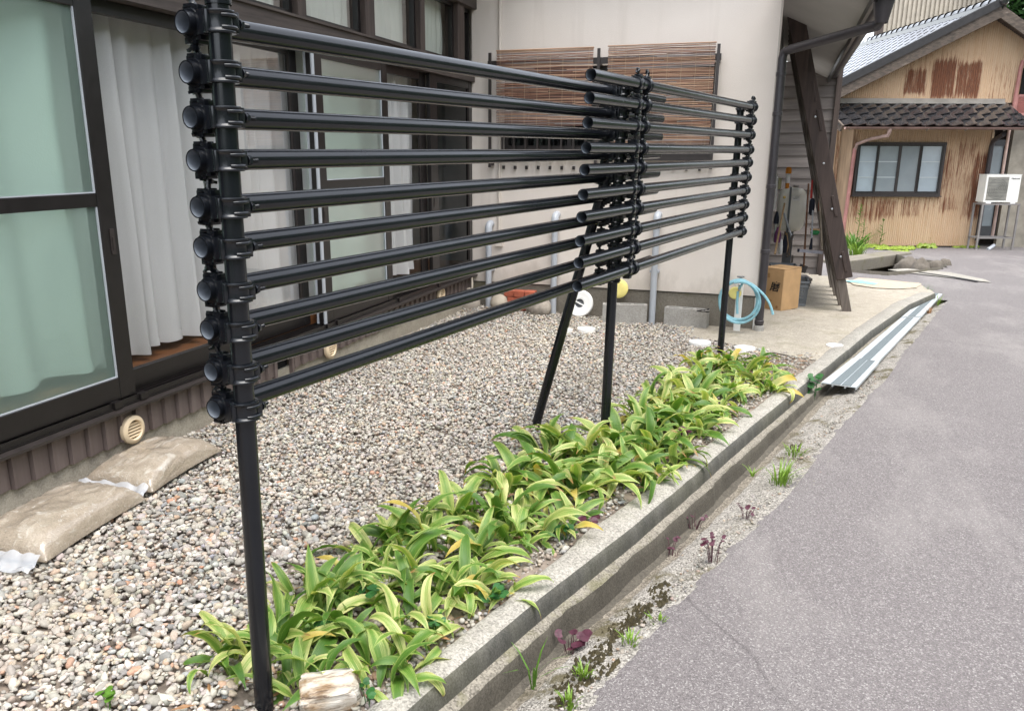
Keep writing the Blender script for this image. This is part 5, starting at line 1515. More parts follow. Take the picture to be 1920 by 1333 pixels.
# cloths hanging between box and basket
def drape(name, label, c, w, h, d, mat, seed, nrm=None, cat='cloth'):
    nrm = nrm or Vector((ax.x * .35, ax.y * .35 - .93, 0)); sd = Vector((-nrm.y, nrm.x, 0)).normalized() * -1
    def fn(u, v):
        f = .35 + .65 * math.sin(math.pi * min(1, .15 + v)); x = (u - .5) * w * (.7 + .4 * v + .12 * fnz(v * 3, seed, 0)); bulge = d * math.sin(math.pi * u) * f + .018 * math.sin(u * 15 + v * 4 + seed)
        return Vector(c) + sd * x + nrm * bulge + ZUP * (-h * v + .03 * math.sin(u * 3 + seed) - .05 * (u - .5) ** 2 * 4 * (1 - v))
    o = obj(name, MB().grid(fn, 26, 22), mat, None, smooth='fix'); return tag(o, label, cat)
def m_spots():
    k = N('spotted_cloth'); v = k.voro(62, None, 'Distance'); n_ = k.noise(30, None, 3)
    k.col(k.ramp(k.math('ADD', v, k.math('MULTIPLY', n_, .5)), [(.56, (.72, .71, .69)), (.62, (.035, .035, .04))])).rough(.95); return k.m
pb = on_y(1481, 511, a2.y - .02)
drape('spotted_cloth', 'black and white spotted cloth hanging over the basket edge', (pb.x - .012, a2.y - .035, pb.z + .035), .12, .185, .05, m_spots(), 2)
drape('pink_cloth', 'pink cloth hanging under the spotted one', (pb.x - .025, a2.y - .025, pb.z - .13), .085, .13, .03, PINKC, 5)
# stacked grey tubs behind the box
def tub(c, w, d, h, label, mat, rz=.0):
    t = thing('plastic_tub', label, 'tub', c, None); q = Matrix.Rotation(rz, 3, 'Z'); b = MB(); c = Vector(c)
    def ringpts(k_, z): return [c + q @ Vector((sx * w / 2 * k_, sy * d / 2 * k_, z)) for sx, sy in ((-1, -1), (1, -1), (1, 1), (-1, 1))]
    o0, o1, i1, i0 = ringpts(.88, 0), ringpts(1, h), ringpts(.96, h), ringpts(.84, .01)
    vs = o0 + o1 + i1 + i0; fs = []
    for s_ in range(3):
        for j in range(4): fs.append((s_ * 4 + j, s_ * 4 + (j + 1) % 4, s_ * 4 + 4 + (j + 1) % 4, s_ * 4 + 4 + j))
    fs += [(3, 2, 1, 0), (12, 13, 14, 15)]; b.add(vs, fs); obj('tub_body', b, mat, t, bevel=.003, seg=1)
    b = MB(); r1, r2 = ringpts(1.05, h - .022), ringpts(1.05, h + .004); r3, r4 = ringpts(.955, h + .004), ringpts(.99, h - .022)
    vs = r1 + r2 + r3 + r4; fs = []
    for s_ in range(4):
        for j in range(4): fs.append((s_ * 4 + j, s_ * 4 + (j + 1) % 4, ((s_ + 1) % 4) * 4 + (j + 1) % 4, ((s_ + 1) % 4) * 4 + j))
    b.add(vs, fs); obj('rim', b, mat, t)
    return t
tub((-.045, 9.28, apron_z(0, 9.3)), .30, .34, .34, 'lower dark grey tub behind the cardboard box', GREYP)
tub((.085, 9.12, apron_z(0, 9.1) + .22), .25, .30, .17, 'grey tub with a flat rim seen over the cardboard box', GREYP2, .1)
b = MB().box((.085, 9.12, apron_z(0, 9.1) + .11), (.22, .26, .215)); tag(obj('crate', b, GREYP, None, bevel=.006), 'dark crate under the flat-rimmed grey tub', 'crate')
# ivory pressure tank with strap and label
yt = 10.2
tl, tr_ = P9(1456, 392, yt), P9(1511, 392, yt); tt, tb = P9(1485, 350, yt).z, P9(1485, 436, yt).z
cx, rx = (tl.x + tr_.x) / 2, (tr_.x - tl.x) / 2; hz = (tt - tb) / 2; cz = (tt + tb) / 2
tank = thing('water_tank', 'ivory rounded pressure tank on the boarded passage wall', 'tank', (cx, yt, tb))
b = MB()
prof = []
for k in range(19):
    t = k / 18; z = -1 + 2 * t; e = (1 - abs(z) ** 5) ** .42; prof.append((e, z))
nn_ = 28; vs = []
for (e, z) in prof:
    for j in range(nn_):
        an = 2 * math.pi * j / nn_; cs, sn = math.cos(an), math.sin(an)
        vs.append((cx + rx * e * math.copysign(abs(cs) ** .65, cs), yt + .14 * e * math.copysign(abs(sn) ** .65, sn), cz + hz * z))
b.add(vs, [(i * nn_ + j, i * nn_ + (j + 1) % nn_, (i + 1) * nn_ + (j + 1) % nn_, (i + 1) * nn_ + j) for i in range(18) for j in range(nn_)])
obj('tank_body', b, TANK, tank, smooth='fix')
b = MB().b2((cx - .035, yt - .150, cz - hz * .98), (cx - .012, yt - .138, cz + hz * .99)); obj('strap', b, GREYP, tank)
b = MB().b2((cx + .0, yt - .1435, cz + hz * .42), (cx + .082, yt - .1405, cz + hz * .62)); obj('label', b, WHITEP, tank)
b = MB().b2((cx + .01, yt - .1445, cz + hz * .50), (cx + .055, yt - .1437, cz + hz * .525)); b.b2((cx + .03, yt - .1445, cz + hz * .555), (cx + .07, yt - .1437, cz + hz * .575)); obj('label_print', b, GREYP2, tank)
b = MB().lathe([(.0, .012), (.016, .010), (.017, 0)], (cx - .085, yt - .125, cz + hz * .55), 12, Matrix.Rotation(R(90), 3, 'X')); obj('valve', b, simple('brass', (.42, .30, .10), .35, .1, 20, metallic=1), tank)
b = MB().lathe([(.02, 0), (.034, .004), (.030, .016), (0, .018)], (cx + .03, yt, cz + hz * .985), 14); obj('cap', b, ACGRILLE, tank)
b = MB().b2((cx - rx * .7, yt + .1, cz - hz * .7), (cx + rx * .7, 12.37, cz - hz * .6)); b.b2((cx - .05, yt + .05, -.2), (cx + .05, yt + .12, cz - hz * .9)); obj('bracket', b, GREYP, tank)
# orange beacon and small bottles on the tank
q = P9(1476, 350, yt); top_ = P9(1476, 313, yt).z; r = .030
bc = thing('beacon', 'orange-topped warning light standing on the ivory tank', 'beacon', (q.x, yt - .03, q.z - .02))
hh = top_ - q.z
b = MB().lathe([(r * .72, -.03), (r * .72, hh * .18)], (q.x, yt - .03, q.z), 16); obj('base_band', b, ORANGE, bc)
b = MB().lathe([(r * .8, hh * .18), (r * .8, hh * .66), (r * .7, hh * .68)], (q.x, yt - .03, q.z), 16); obj('white_body', b, WHITEP, bc, smooth=True)
b = MB().lathe([(r * 1.05, hh * .66), (r * 1.1, hh * .72), (r * 1.05, hh * .9), (r * .75, hh * .98), (0, hh)], (q.x, yt - .03, q.z), 18); obj('lens', b, ORANGE, bc, smooth=True)
q = P9(1460.5, 350, yt); tz_ = P9(1460.5, 334, yt).z
b = MB().lathe([(.024, -.03), (.025, tz_ - q.z), (.022, tz_ - q.z + .002), (.0, tz_ - q.z - .01)], (q.x, yt - .02, q.z), 16); tag(obj('plastic_cup', b, simple('olive_plastic', (.42, .40, .22), .5), None, smooth=True), 'olive plastic cup standing on the ivory tank', 'cup')
q = P9(1455, 350, yt); tz_ = P9(1455, 326, yt).z
b = MB().lathe([(.014, -.25), (.016, -.02), (.016, tz_ - q.z - .05), (.007, tz_ - q.z - .03), (.007, tz_ - q.z), (0, tz_ - q.z)], (q.x + .003, yt - .15, q.z), 12); tag(obj('spray_bottle', b, WHITEP, None, smooth=True), 'slim white bottle at the left edge of the tank', 'bottle')
# bundle of clutter under the tank
def pole(name, label, cat, p0, y0, p1, y1, r, mat):
    a_, b_ = P9(*p0, y0), P9(*p1, y1); o = obj(name, MB().tube([a_, a_.lerp(b_, .5), b_], r, 8), mat, None, smooth=True); return tag(o, label, cat)
pole('broom_handle', 'pale wooden handle leaning out of the grey tub', 'handle', (1453, 476), 9.12, (1471, 382), 9.9, .0105, LWOOD)
pole('grey_hose', 'grey bent pipe hanging below the tank', 'pipe', (1470, 400), 10.0, (1486, 450), 9.9, .011, PVC)
pole('pale_stick', 'pale bleached stick under the tank', 'stick', (1486, 442), 9.85, (1476, 482), 9.7, .012, GREYWOOD)
pole('crooked_branch', 'crooked pale branch beside the flower pot', 'stick', (1486, 480), 9.8, (1483, 515), 9.4, .011, GREYWOOD)
pole('bamboo_stick', 'tan stick leaning under the tank, right of the white bottle', 'stick', (1478, 478), 10.1, (1473, 425), 10.25, .016, LWOOD)
for (px0, py0, px1, py1, yy, r, mt, nm, lab, cat) in [(1457, 455, 1456, 425, 9.7, .036, PURPC, 'purple_bag', 'crumpled purple bag left of the broom handle', 'bag'), (1452, 452, 1450, 420, 9.75, .016, simple('clear_bottle', (.45, .5, .47), .2), 'glass_bottle', 'cloudy bottle at the far left below the tank', 'bottle'),
        (1463, 476, 1461, 448, 9.6, .022, WHITEP, 'white_bottle', 'white bottle with a tapered top in the tub', 'bottle'), (1455, 420, 1453, 396, 9.9, .030, NAVY, 'dark_helmet', 'dark rounded helmet-like thing behind the bags', 'helmet'), (1470, 474, 1468, 440, 9.95, .030, NAVY, 'dark_bag', 'dark bag behind the white bottle', 'bag')]:
    p0, p1 = P9(px0, py0, yy), P9(px1, py1, yy); h = p1.z - p0.z
    b = MB().lathe([(0, 0), (r * .9, .0), (r, h * .15), (r * (1.05 if 'bag' in nm else .95), h * .5), (r * .55, h * .85), (r * .3, h * .97), (0, h)], p0, 14)
    tag(obj(nm, b, mt, None, smooth=True), lab, cat)
p = on_f(1490, 520, apron_z); p = on_y(1490, 521, 9.35)
pz = apron_z(0, 9.35)
pt_ = thing('flower_pot', 'small green flower pot on the concrete behind the basket', 'pot', (p.x, 9.35, pz))
b = MB().lathe([(.042, 0), (.058, .12), (.062, .122), (.063, .14), (.055, .14), (.05, .11), (0, .11)], (p.x, 9.35, pz + .10), 16); obj('pot_body', b, simple('dark_green_plastic', (.045, .075, .06), .6), pt_, smooth=True)
b = MB().lathe([(.05, 0), (.05, .105)], (p.x, 9.35, pz), 12); obj('stand', b, GREYP, pt_)
# tools hung on the leaning screen
yh = 9.55
def hang(name, label, cat): return thing(name, label, cat, P9(1522, 365, yh))
t = hang('hand_brush', 'long dark brush with a red handle hanging by the screen', 'brush')
a_, b_ = P9(1523, 338, yh), P9(1521, 372, yh); obj('handle', MB().tube([a_, b_], [.009, .012], 8), REDP, t, smooth=True)
c_ = P9(1520, 402, yh); b = MB()
b.lathe([(.012, .09), (.026, .07), (.030, .0), (.026, -.07), (.010, -.088), (0, -.09)], (c_.x + .004, yh, P9(1521, 388, yh).z), 12); obj('bristle_head', b, NAVY, t, smooth=True)
t = hang('hoe', 'hoe with a brown handle and a dark square blade on the ground', 'hoe')
a_, b_ = P9(1516, 345, 9.9), P9(1507, 500, 9.45); obj('handle', MB().tube([a_, b_], .0095, 8), BWOOD, t, smooth=True)
q = Matrix.Rotation(R(20), 3, 'Y') @ Matrix.Rotation(R(-35), 3, 'X'); b = MB().box((b_.x - .008, 9.44, b_.z - .02), (.085, .012, .085), M=q); obj('blade', b, simple('dark_steel', (.05, .04, .035), .6, .4, 20), t, bevel=.003)
t = hang('squeegee', 'floor squeegee with a pale grey blade hanging level by the screen', 'squeegee')
yq = 9.2
a_, b_ = P9(1499, 470, yq), P9(1543, 474, yq); obj('blade', MB().bar(a_, b_, .02, .030, ZUP), simple('lilac_rubber', (.40, .40, .47), .6), t, bevel=.003)
obj('end_cap', MB().bar(a_ - Vector((.022, 0, -.002)), a_, .022, .034, ZUP), NAVY, t)
m0, m1 = P9(1520, 468, yq), P9(1522, 447, yq); obj('neck', MB().tube([m0, m1], [.018, .009], 8), NAVY, t, smooth=True)
obj('pole', MB().tube([m1, P9(1524, 395, yq + .15)], .008, 8), PVC, t, smooth=True)
t = hang('scrub_brush', 'green scrubbing brush on a pale pole next to the squeegee', 'brush')
c_ = P9(1528, 436, yq + .1); b = MB().tube([c_ - Vector((.045, 0, 0)), c_ - Vector((.03, 0, 0)), c_ + Vector((.03, 0, 0)), c_ + Vector((.045, 0, 0))], [.008, .026, .026, .008], 12); obj('brush_head', b, GREENP, t, smooth=True)
obj('brush_back', MB().box((c_.x - .005, c_.y, c_.z + .03), (.095, .03, .018)), LWOOD, t, bevel=.003)
obj('pole', MB().tube([P9(1541, 468, yq + .1), P9(1537, 372, yq + .12)], .010, 8), simple('beige_pole', (.42, .36, .29), .6), t, smooth=True)
t = hang('red_hook', 'faded red bracket on the inner face of the screen', 'bracket'); c_ = P9(1538, 385, yh - .1)
obj('bracket_body', MB().tube([c_ + ZUP * .07, c_, c_ - ZUP * .06], [.018, .026, .014], 10), simple('faded_red', (.22, .055, .035), .7), t, smooth=True)
for i, lab in enumerate(('bottom', 'second', 'third', 'topmost')):
    o = obj('board', MB().box((0, 0, 0), (.20, .35, .026)), PLANKX, None); o.location = (P9(1505, 484, 10.6).x, 10.6, apron_z(0, 10.6) + .02 + i * .032); o.rotation_euler = (0, 0, .06 * i)
    tag(o, lab + ' pale board of the low stack on the ground under the tank', 'board', 'stacked pale boards')

# ================================================================== THE RUSTY HOUSE ACROSS THE DRIVE
O2 = Vector((1.376, 20.048, 0)); D2 = Vector((math.cos(-YAW), math.sin(-YAW), 0)); N2 = Vector((D2.y, -D2.x, 0))   # N2 points towards the camera
ZB = -.62
def h2(s, off, z): return O2 + D2 * s + N2 * off + ZUP * z
rh = thing('rusty_house', 'old house clad in rust-streaked corrugated iron across the drive', 'house', h2(1.5, 0, ZB))
RH = lambda n, b, mt, p=None, **k: obj(n, b, mt, p or rh, **k)
SLO = .494
def gable(s): return min(4.20 - (2.50 - s) * SLO, 4.20 - (s - 2.50) * .60)
BLOBS = [(1.18, 2.92, .24, .27, 1.0), (1.78, 2.98, .26, .40, 1.15), (2.30, 2.96, .26, .37, 1.15), (2.05, 3.35, .6, .25, .35),
         (.36, .28, .28, .30, .80), (.90, .26, .26, .27, .78), (1.42, .28, .24, .25, .74), (.0, .9, .10, 1.0, .8), (2.2, 1.0, .22, .6, .62), (2.52, 1.15, .24, .6, .68), (2.84, .85, .18, .65, .98), (2.78, .30, .24, .3, .85), (2.35, .35, .35, .18, .7), (1.95, .5, .3, .35, .55), (1.3, 3.3, .9, .3, .45), (3.2, 2.9, .5, .5, .5)]
def rust(s, z):
    r = .10
    for (a, b_, ra, rb, w) in BLOBS:
        d = max(abs(s - a) / ra, abs(z - b_) / rb); r = max(r, w * (1 - sstep(.70, 1.35, d)) * .68)
    return r + .10 * fnz(s * 2.2, z * .8, 4)
def corr(name, s0, s1, off, zb, zt, nz=14, pitch=.046, amp=.0125, lift=0.0):
    n = max(4, int((s1 - s0) / pitch * 6)); vs, at = [], []
    for i in range(n + 1):
        s = lerp(s0, s1, i / n); a = zb(s) if callable(zb) else zb; e = zt(s) if callable(zt) else zt
        w = amp * math.sin(2 * math.pi * s / pitch) + lift
        for j in range(nz + 1):
            z = lerp(a, max(a + .001, e), j / nz); vs.append(h2(s, off + w, z)); at.append(rust(s, z))
    fs = [(i * (nz + 1) + j, (i + 1) * (nz + 1) + j, (i + 1) * (nz + 1) + j + 1, i * (nz + 1) + j + 1) for i in range(n) for j in range(nz)]
    me = bpy.data.meshes.new(name); me.from_pydata([tuple(v) for v in vs], [], fs); me.materials.append(RUST)
    a = me.attributes.new('rust', 'FLOAT', 'POINT'); a.data.foreach_set('value', np.array(at, np.float32))
    me.polygons.foreach_set('use_smooth', [True] * len(fs)); return link(name, me, rh)
for k in range(5): corr('corrugated_sheet', k * .605 - (.01 if k else 0), (k + 1) * .605, 0, ZB + .07, 2.45, 22, lift=.003 * (k % 2))
for k in range(8):
    s0 = -.72 + k * .53; corr('corrugated_sheet', s0, s0 + .54, .012, 2.5, lambda s: gable(s) + .12, 16, lift=.003 * (k % 2))
for k in range(2): corr('corrugated_sheet', -1.3 + k * .64, -1.3 + (k + 1) * .645, -.62, ZB + .2, 2.6, 14, .07, .012)
b = MB().b2((0, 0, 0), (0, 0, 0)) if False else MB()
def hbox(b, s0, s1, o0, o1, z0, z1):
    vs = [h2(s, o, z) for z in (z0, z1) for o in (o0, o1) for s in (s0, s1)]
    return b.add(vs, [(0, 2, 3, 1), (4, 5, 7, 6), (0, 1, 5, 4), (2, 6, 7, 3), (0, 4, 6, 2), (1, 3, 7, 5)])
RH('inner_wall', hbox(hbox(MB(), .0, 3.0, -.25, -.03, ZB - .3, 2.5), 3.03, 5.5, -1.1, -.95, ZB, 4.0), WEATHERZ)
TANI = simple('tan_iron', (.36, .26, .17), .8, .3, 8, stretch=(1, 1, .2))
RH('side_return', hbox(MB(), -.02, .0, -.62, .01, ZB, 2.4), TANI); RH('side_return', hbox(MB(), 3.005, 3.03, -.95, .012, ZB, 2.4), TANI)
RH('base_gap', hbox(MB(), 0, 3.0, -.03, -.015, ZB - .1, ZB + .08), DARKHOLE)
RH('corner_strip', hbox(MB(), 2.985, 3.03, .012, .022, ZB + .05, 1.9), simple('tan_strip', (.42, .31, .20), .8, .25, 8))
# window with four sliding panes and white blinds inside
ws0, ws1, wz0, wz1 = .11, 1.97, .60, 1.63
b = hbox(MB(), ws0 - .03, ws1 + .04, .012, .075, wz0 - .05, wz0); hbox(b, ws0 - .03, ws1 + .04, .012, .075, wz1, wz1 + .05); hbox(b, ws0 - .03, ws0 + .012, .012, .07, wz0, wz1); hbox(b, ws1 - .012, ws1 + .04, .012, .07, wz0, wz1)
hbox(b, ws0 - .06, ws1 + .06, .01, .11, wz0 - .075, wz0 - .05)
w2 = RH('window', b, BRONZE2)
gk = m_clear('far_window_glass', (.80, .84, .86), .7, .03)
cuts = [ws0 + .012, .55, 1.03, 1.48, ws1 - .012]
for k in range(4):
    a_, e_ = cuts[k], cuts[k + 1]; o_ = .040 if k in (1, 2) else .052
    b = MB()
    for s_ in (a_, e_ - .03): hbox(b, s_, s_ + .03, o_ - .01, o_ + .01, wz0 + .002, wz1 - .002)
    hbox(b, a_ + .03, e_ - .03, o_ - .009, o_ + .009, wz0 + .002, wz0 + .04); hbox(b, a_ + .03, e_ - .03, o_ - .009, o_ + .009, wz1 - .03, wz1 - .002)
    obj('sash', b, BRONZE if k in (0, 3) else BRONZE2, w2)
    b = MB().add([h2(a_ + .03, o_, wz0 + .04), h2(e_ - .03, o_, wz0 + .04), h2(e_ - .03, o_, wz1 - .03), h2(a_ + .03, o_, wz1 - .03)], [(0, 1, 2, 3)]); obj('pane', b, gk, w2)
    if k in (0, 1, 3):
        b = MB()
        for z in (.93, 1.26): hbox(b, a_ + .03, e_ - .03, o_ - .016, o_ - .012, z, z + .022)
        obj('paper_bar', b, WHITEP, w2)
    b = MB().add([h2(a_, .020, wz0), h2(e_, .020, wz0), h2(e_, .020, wz1), h2(a_, .020, wz1)], [(0, 1, 2, 3)]); obj('paper_screen', b, simple('paper_screen_%d' % k, (.62, .65, .67) if k in (0, 3) else (.42, .43, .43), .9, .06, 4), w2)
# flashing over the lean-to roof
b = hbox(MB(), -.78, 3.12, .012, .075, 2.50, 2.58); hbox(b, -.79, 3.13, .012, .10, 2.475, 2.50); RH('flashing', b, FLASH)
# tiles
def pantile(w, l, th=.016, rise=.03, mat=None):
    b = MB(); na = 9; P = []
    for i in range(na):
        t = i / (na - 1); h = rise * (math.sin(math.pi * min(1, t / .62)) * -.75 + .2 if t < .62 else .2 + .9 * math.sin(math.pi * (t - .62) / .38 * .5) * .9)
        P.append(((t - .5) * w, h))
    vs = []
    for y, dz in ((0, 0), (l, -.012)):
        for dzz in (0, -th): vs += [(x, y, h + dz + dzz + (.014 if y == 0 else 0)) for x, h in P]
    fs = []
    for i in range(na - 1):
        fs += [(i, i + 1, 2 * na + i + 1, 2 * na + i), (na + i, 3 * na + i, 3 * na + i + 1, na + i + 1), (i, na + i, na + i + 1, i + 1)]
    b.add(vs, fs); me = b.mesh('roof_tile', mat or ROOF); me.polygons.foreach_set('use_smooth', [True] * len(me.polygons)); me.set_sharp_from_angle(angle=R(50)); return me
def place(name, me, p, xa, ya):
    xa = xa.normalized(); za = xa.cross(ya).normalized(); ya = za.cross(xa)
    M = Matrix((xa, ya, za)).transposed().to_4x4(); M.translation = p
    o = bpy.data.objects.new(name, me); COL.objects.link(o); o.parent = rh; o.matrix_parent_inverse = Matrix.Translation(-rh.location); o.matrix_basis = M @ Matrix.Rotation(R(random.uniform(-.8, .8)), 4, 'Z'); return o
# lean-to roof over the window: four courses
TL = pantile(.295, .24)
za, zb_ = 2.475, 2.00; o0, o1 = .06, .80
dn = (N2 * (o1 - o0) + ZUP * (zb_ - za)); Ld = dn.length; dn.normalize()
for r_ in range(4):
    for c_ in range(14):
        s = -.70 + c_ * .286 + .055 * r_
        if s > 3.32: continue
        base = h2(s, o0, za) + dn * ((r_ + 1) * Ld / 4) + ZUP * .01
        place('eave_tile', TL, base, D2, -dn)
RH('eave_underside', MB().add([h2(-.72, o0, za - .06), h2(3.2, o0, za - .06), h2(3.3, o1 - .02, zb_ - .07), h2(-.52, o1 - .02, zb_ - .07)], [(0, 1, 2, 3)]), WEATHER)
RH('eave_barge', MB().bar(h2(-.84, o0, za - .04), h2(-.60, o1 + .0, zb_ - .06), .05, .14), BARGE)
RH('eave_barge', MB().bar(h2(3.22, o0, za - .07), h2(3.36, o1, zb_ - .11), .05, .12), BARGE)
b = MB().grid(lambda u, v: h2(lerp(-.56, 3.32, v), o1 + .055 + .055 * math.cos(math.pi * (1 + u)), zb_ - .03 + .05 * math.sin(math.pi * (1 + u))), 8, 1); RH('eave_gutter', b, simple('brown_gutter', (.20, .125, .105), .5, .3, 5), smooth=True)
for s in (-.45, .35, 1.15, 1.95, 2.75): RH('gutter_hook', MB().tube([h2(s, o1 - .05, zb_ - .02), h2(s, o1 + .02, zb_ - .10), h2(s, o1 + .10, zb_ - .06)], .008, 5), FLASH)
RH('gutter_spout', MB().tube([h2(.38, o1 + .05, zb_ - .06), h2(.36, o1 + .03, zb_ - .20), h2(.16, .5, zb_ - .26), h2(.04, .12, zb_ - .36), h2(.02, .08, zb_ - .5)], [.045, .04, .034, .034, .034], 10), simple('dirty_pink_spout', (.36, .25, .22), .6, .3, 10), smooth=True)
RH('downpipe', MB().tube([h2(.02, .08, zb_ - .45), h2(-.045, .08, ZB + .03)], .039, 10), PINKPVC, smooth=True)
RH('downpipe', MB().tube([h2(2.90, .60, 1.85), h2(2.93, .2, 1.72), h2(2.96, .1, 1.6), h2(2.96, .1, ZB + .2)], .05, 10), DARKPVC, smooth=True)
RH('downpipe', MB().tube([h2(3.32, .05, 2.0), h2(3.32, .05, ZB + .25)], .032, 10), simple('pale_pink_pipe', (.46, .33, .28), .6, .2, 6), smooth=True)
RH('downpipe', MB().tube([h2(3.36, .09, 3.35), h2(3.33, .09, 3.2), h2(3.31, .09, 2.35)], .04, 10), PINKPVC, smooth=True)
# right-hand recess: glazed door, dark opening, red louvre
b = hbox(MB(), 3.20, 3.27, -.55, -.48, -.40, 1.75); hbox(b, 3.60, 3.70, -.55, -.48, -.40, 1.75); hbox(b, 3.27, 3.60, -.55, -.48, 1.62, 1.75); hbox(b, 3.27, 3.60, -.55, -.48, -.40, -.15); dr = RH('door', b, simple('dark_door_frame', (.03, .032, .036), .5))
obj('pane', hbox(MB(), 3.27, 3.60, -.53, -.52, -.15, 1.62), simple('grey_door_glass', (.20, .235, .255), .25, .1, 3), dr)
RH('recess_wall', hbox(MB(), 3.70, 5.2, -.50, -.4, ZB, 2.2), simple('greenish_render', (.30, .27, .22), .9, .25, 4))
lv = RH('louvre_shutter', hbox(hbox(hbox(MB(), 3.36, 3.40, .02, .07, 2.28, 2.66), 3.40, 4.2, .02, .07, 2.62, 2.67), 3.40, 4.2, .02, .07, 2.24, 2.29), PINKPVC)
for k in range(8): obj('louvre_slat', hbox(MB(), 3.41, 4.2, .025 + .004 * (k % 2), .06, 2.295 + k * .041, 2.295 + k * .041 + .030), SHUTTER, lv)
RH('upper_opening', hbox(MB(), 3.42, 4.2, .03, .05, 2.68, 3.2), DARKHOLE)
# upper roof: left slope of tiles, ridge, barge boards
TU = pantile(.305, .30, .02, .016, ROOFU)
RO = .50; EV = (-.93, 2.60); RG = (2.50, 4.34)
up = D2 * (RG[0] - EV[0]) + ZUP * (RG[1] - EV[1]); Lu = up.length; up.normalize()
for r_ in range(13):
    for c_ in range(21):
        base = h2(EV[0], RO - .10 - c_ * .30, EV[1]) + up * (Lu * r_ / 13) + ZUP * .03
        place('roof_tile', TU, base, -N2 * -1, up) if False else place('roof_tile', TU, base, -N2, up)
RH('roof_deck', MB().add([h2(EV[0], RO - .05, EV[1] - .03), h2(EV[0], -6.3, EV[1] - .03), h2(RG[0], -6.3, RG[1] - .03), h2(RG[0], RO - .05, RG[1] - .03)], [(0, 1, 2, 3)]), WEATHER)
RH('right_slope', MB().add([h2(RG[0], RO, RG[1] + .04), h2(RG[0], -6.3, RG[1] + .04), h2(6.6, -6.3, RG[1] - 2.4), h2(6.6, RO, RG[1] - 2.4)], [(0, 1, 2, 3)]), ROOF)
for c_ in range(22):
    o_ = RO + .02 - c_ * .29
    b = MB(); n_ = 9
    def rt(u, v): a = math.pi * u; r = .115 * (1.12 if v < .12 else 1.0); return h2(RG[0] - .02 - r * math.cos(a), o_ - v * .31, RG[1] + .07 + r * .95 * math.sin(a) + .014 * (1 - v))
    b.grid(rt, 10, 3); 
    RH('ridge_tile', b, ROOF, smooth=True)
b = MB(); hbox(b, RG[0] - .13, RG[0] + .11, -6.3, RO - .02, RG[1] - .05, RG[1] + .075); RH('ridge_base', b, ROOF)
b = MB().lathe([(0, .10), (.07, .09), (.105, .03), (.11, -.04), (.09, -.06)], h2(RG[0], RO + .03, RG[1] + .10), 16, Matrix((D2, ZUP, N2)).transposed()); RH('ridge_end_tile', b, ROOF, smooth=True)
b = MB().bar(h2(EV[0] + .03, RO, EV[1] - .08), h2(RG[0] + .02, RO, RG[1] - .10), .05, .21); RH('barge_board', b, BARGE, bevel=.004, seg=1)
b = MB().bar(h2(RG[0] - .01, RO, RG[1] - .10), h2(6.5, RO, RG[1] - 2.5), .048, .21); RH('barge_board', b, BARGE, bevel=.004, seg=1)
b = MB().bar(h2(EV[0] - .02, RO - .0, EV[1] + .085), h2(RG[0] - .05, RO - .0, RG[1] + .06), .12, .15); RH('verge_tile_edge', b, simple('verge_edge', (.022, .021, .022), .7, .3, 12))
RH('gable_soffit', MB().add([h2(EV[0], RO - .03, EV[1] - .06), h2(RG[0], RO - .03, RG[1] - .08), h2(RG[0], .0, RG[1] - .08), h2(EV[0], .0, EV[1] - .06)], [(0, 1, 2, 3)]), WEATHER)
RH('gable_soffit', MB().add([h2(6.6, RO - .03, RG[1] - 2.45), h2(RG[0], RO - .03, RG[1] - .08), h2(RG[0], .0, RG[1] - .08), h2(6.6, .0, RG[1] - 2.45)], [(0, 1, 2, 3)]), WEATHER)
RH('side_wall', hbox(MB(), -.74, 5.6, -6.2, -.02, 2.3, 2.6), WEATHERZ)
# air-conditioner unit on its steel stand
ac = thing('air_conditioner', 'off-white outdoor air-conditioner unit on a steel stand', 'air conditioner', h2(3.06, .42, .43))
b = hbox(MB(), 2.69, 3.43, .28, .58, .44, 1.01); obj('casing', b, ACWHITE, ac, bevel=.012)
b = hbox(MB(), 2.73, 3.17, .58, .584, .48, .97); obj('grille_panel', b, ACGRILLE, ac)
Mg = Matrix((D2, ZUP, N2)).transposed()
b = MB()
for r in (.03, .065, .10, .135, .17, .205): b.tube([h2(2.95, .588, .725) + Mg @ Vector((r * math.cos(2 * math.pi * j / 28), r * math.sin(2 * math.pi * j / 28), 0)) for j in range(28)], .004, 4, closed=True)
for j in range(7): hbox(b, 2.74, 3.16, .585, .589, .50 + j * .07, .506 + j * .07)
obj('fan_grille', b, simple('grille_wire', (.12, .125, .11), .6), ac)
b = hbox(MB(), 2.685, 3.435, .275, .585, 1.01, 1.022); obj('top_cover', b, ACWHITE, ac)
for s in (2.80, 3.32): obj('foot', hbox(MB(), s - .05, s + .05, .27, .60, .415, .442), WHITEP, ac)
tx_ = text_on('National', h2(3.31, .5815, .935), .052, D2, ZUP, INK, 'brand_lettering', ac, .001)
tx_.matrix_parent_inverse = Matrix.Translation(-ac.location)
st = thing('steel_stand', 'grey steel frame stand carrying the air-conditioner unit', 'stand', h2(3.06, .42, ZB))
for s in (2.68, 3.46):
    for o_ in (.27, .60): obj('leg', hbox(MB(), s - .018, s + .018, o_ - .018, o_ + .018, ZB + (.0 if s < 3 else .05), .385), SLATE, st)
b = MB()
for o_ in (.27, .60): hbox(b, 2.66, 3.48, o_ - .018, o_ + .018, .385, .414)
for s in (2.68, 3.46): hbox(b, s - .018, s + .018, .29, .58, .386, .413)
obj('top_frame', b, SLATE, st, kind='stuff')
b = MB()
for o_ in (.27, .60): hbox(b, 2.70, 3.44, o_ - .015, o_ + .015, -.33, -.30)
for s in (2.68, 3.46): hbox(b, s - .015, s + .015, .29, .58, -.33, -.302)
obj('lower_frame', b, SLATE, st, kind='stuff')
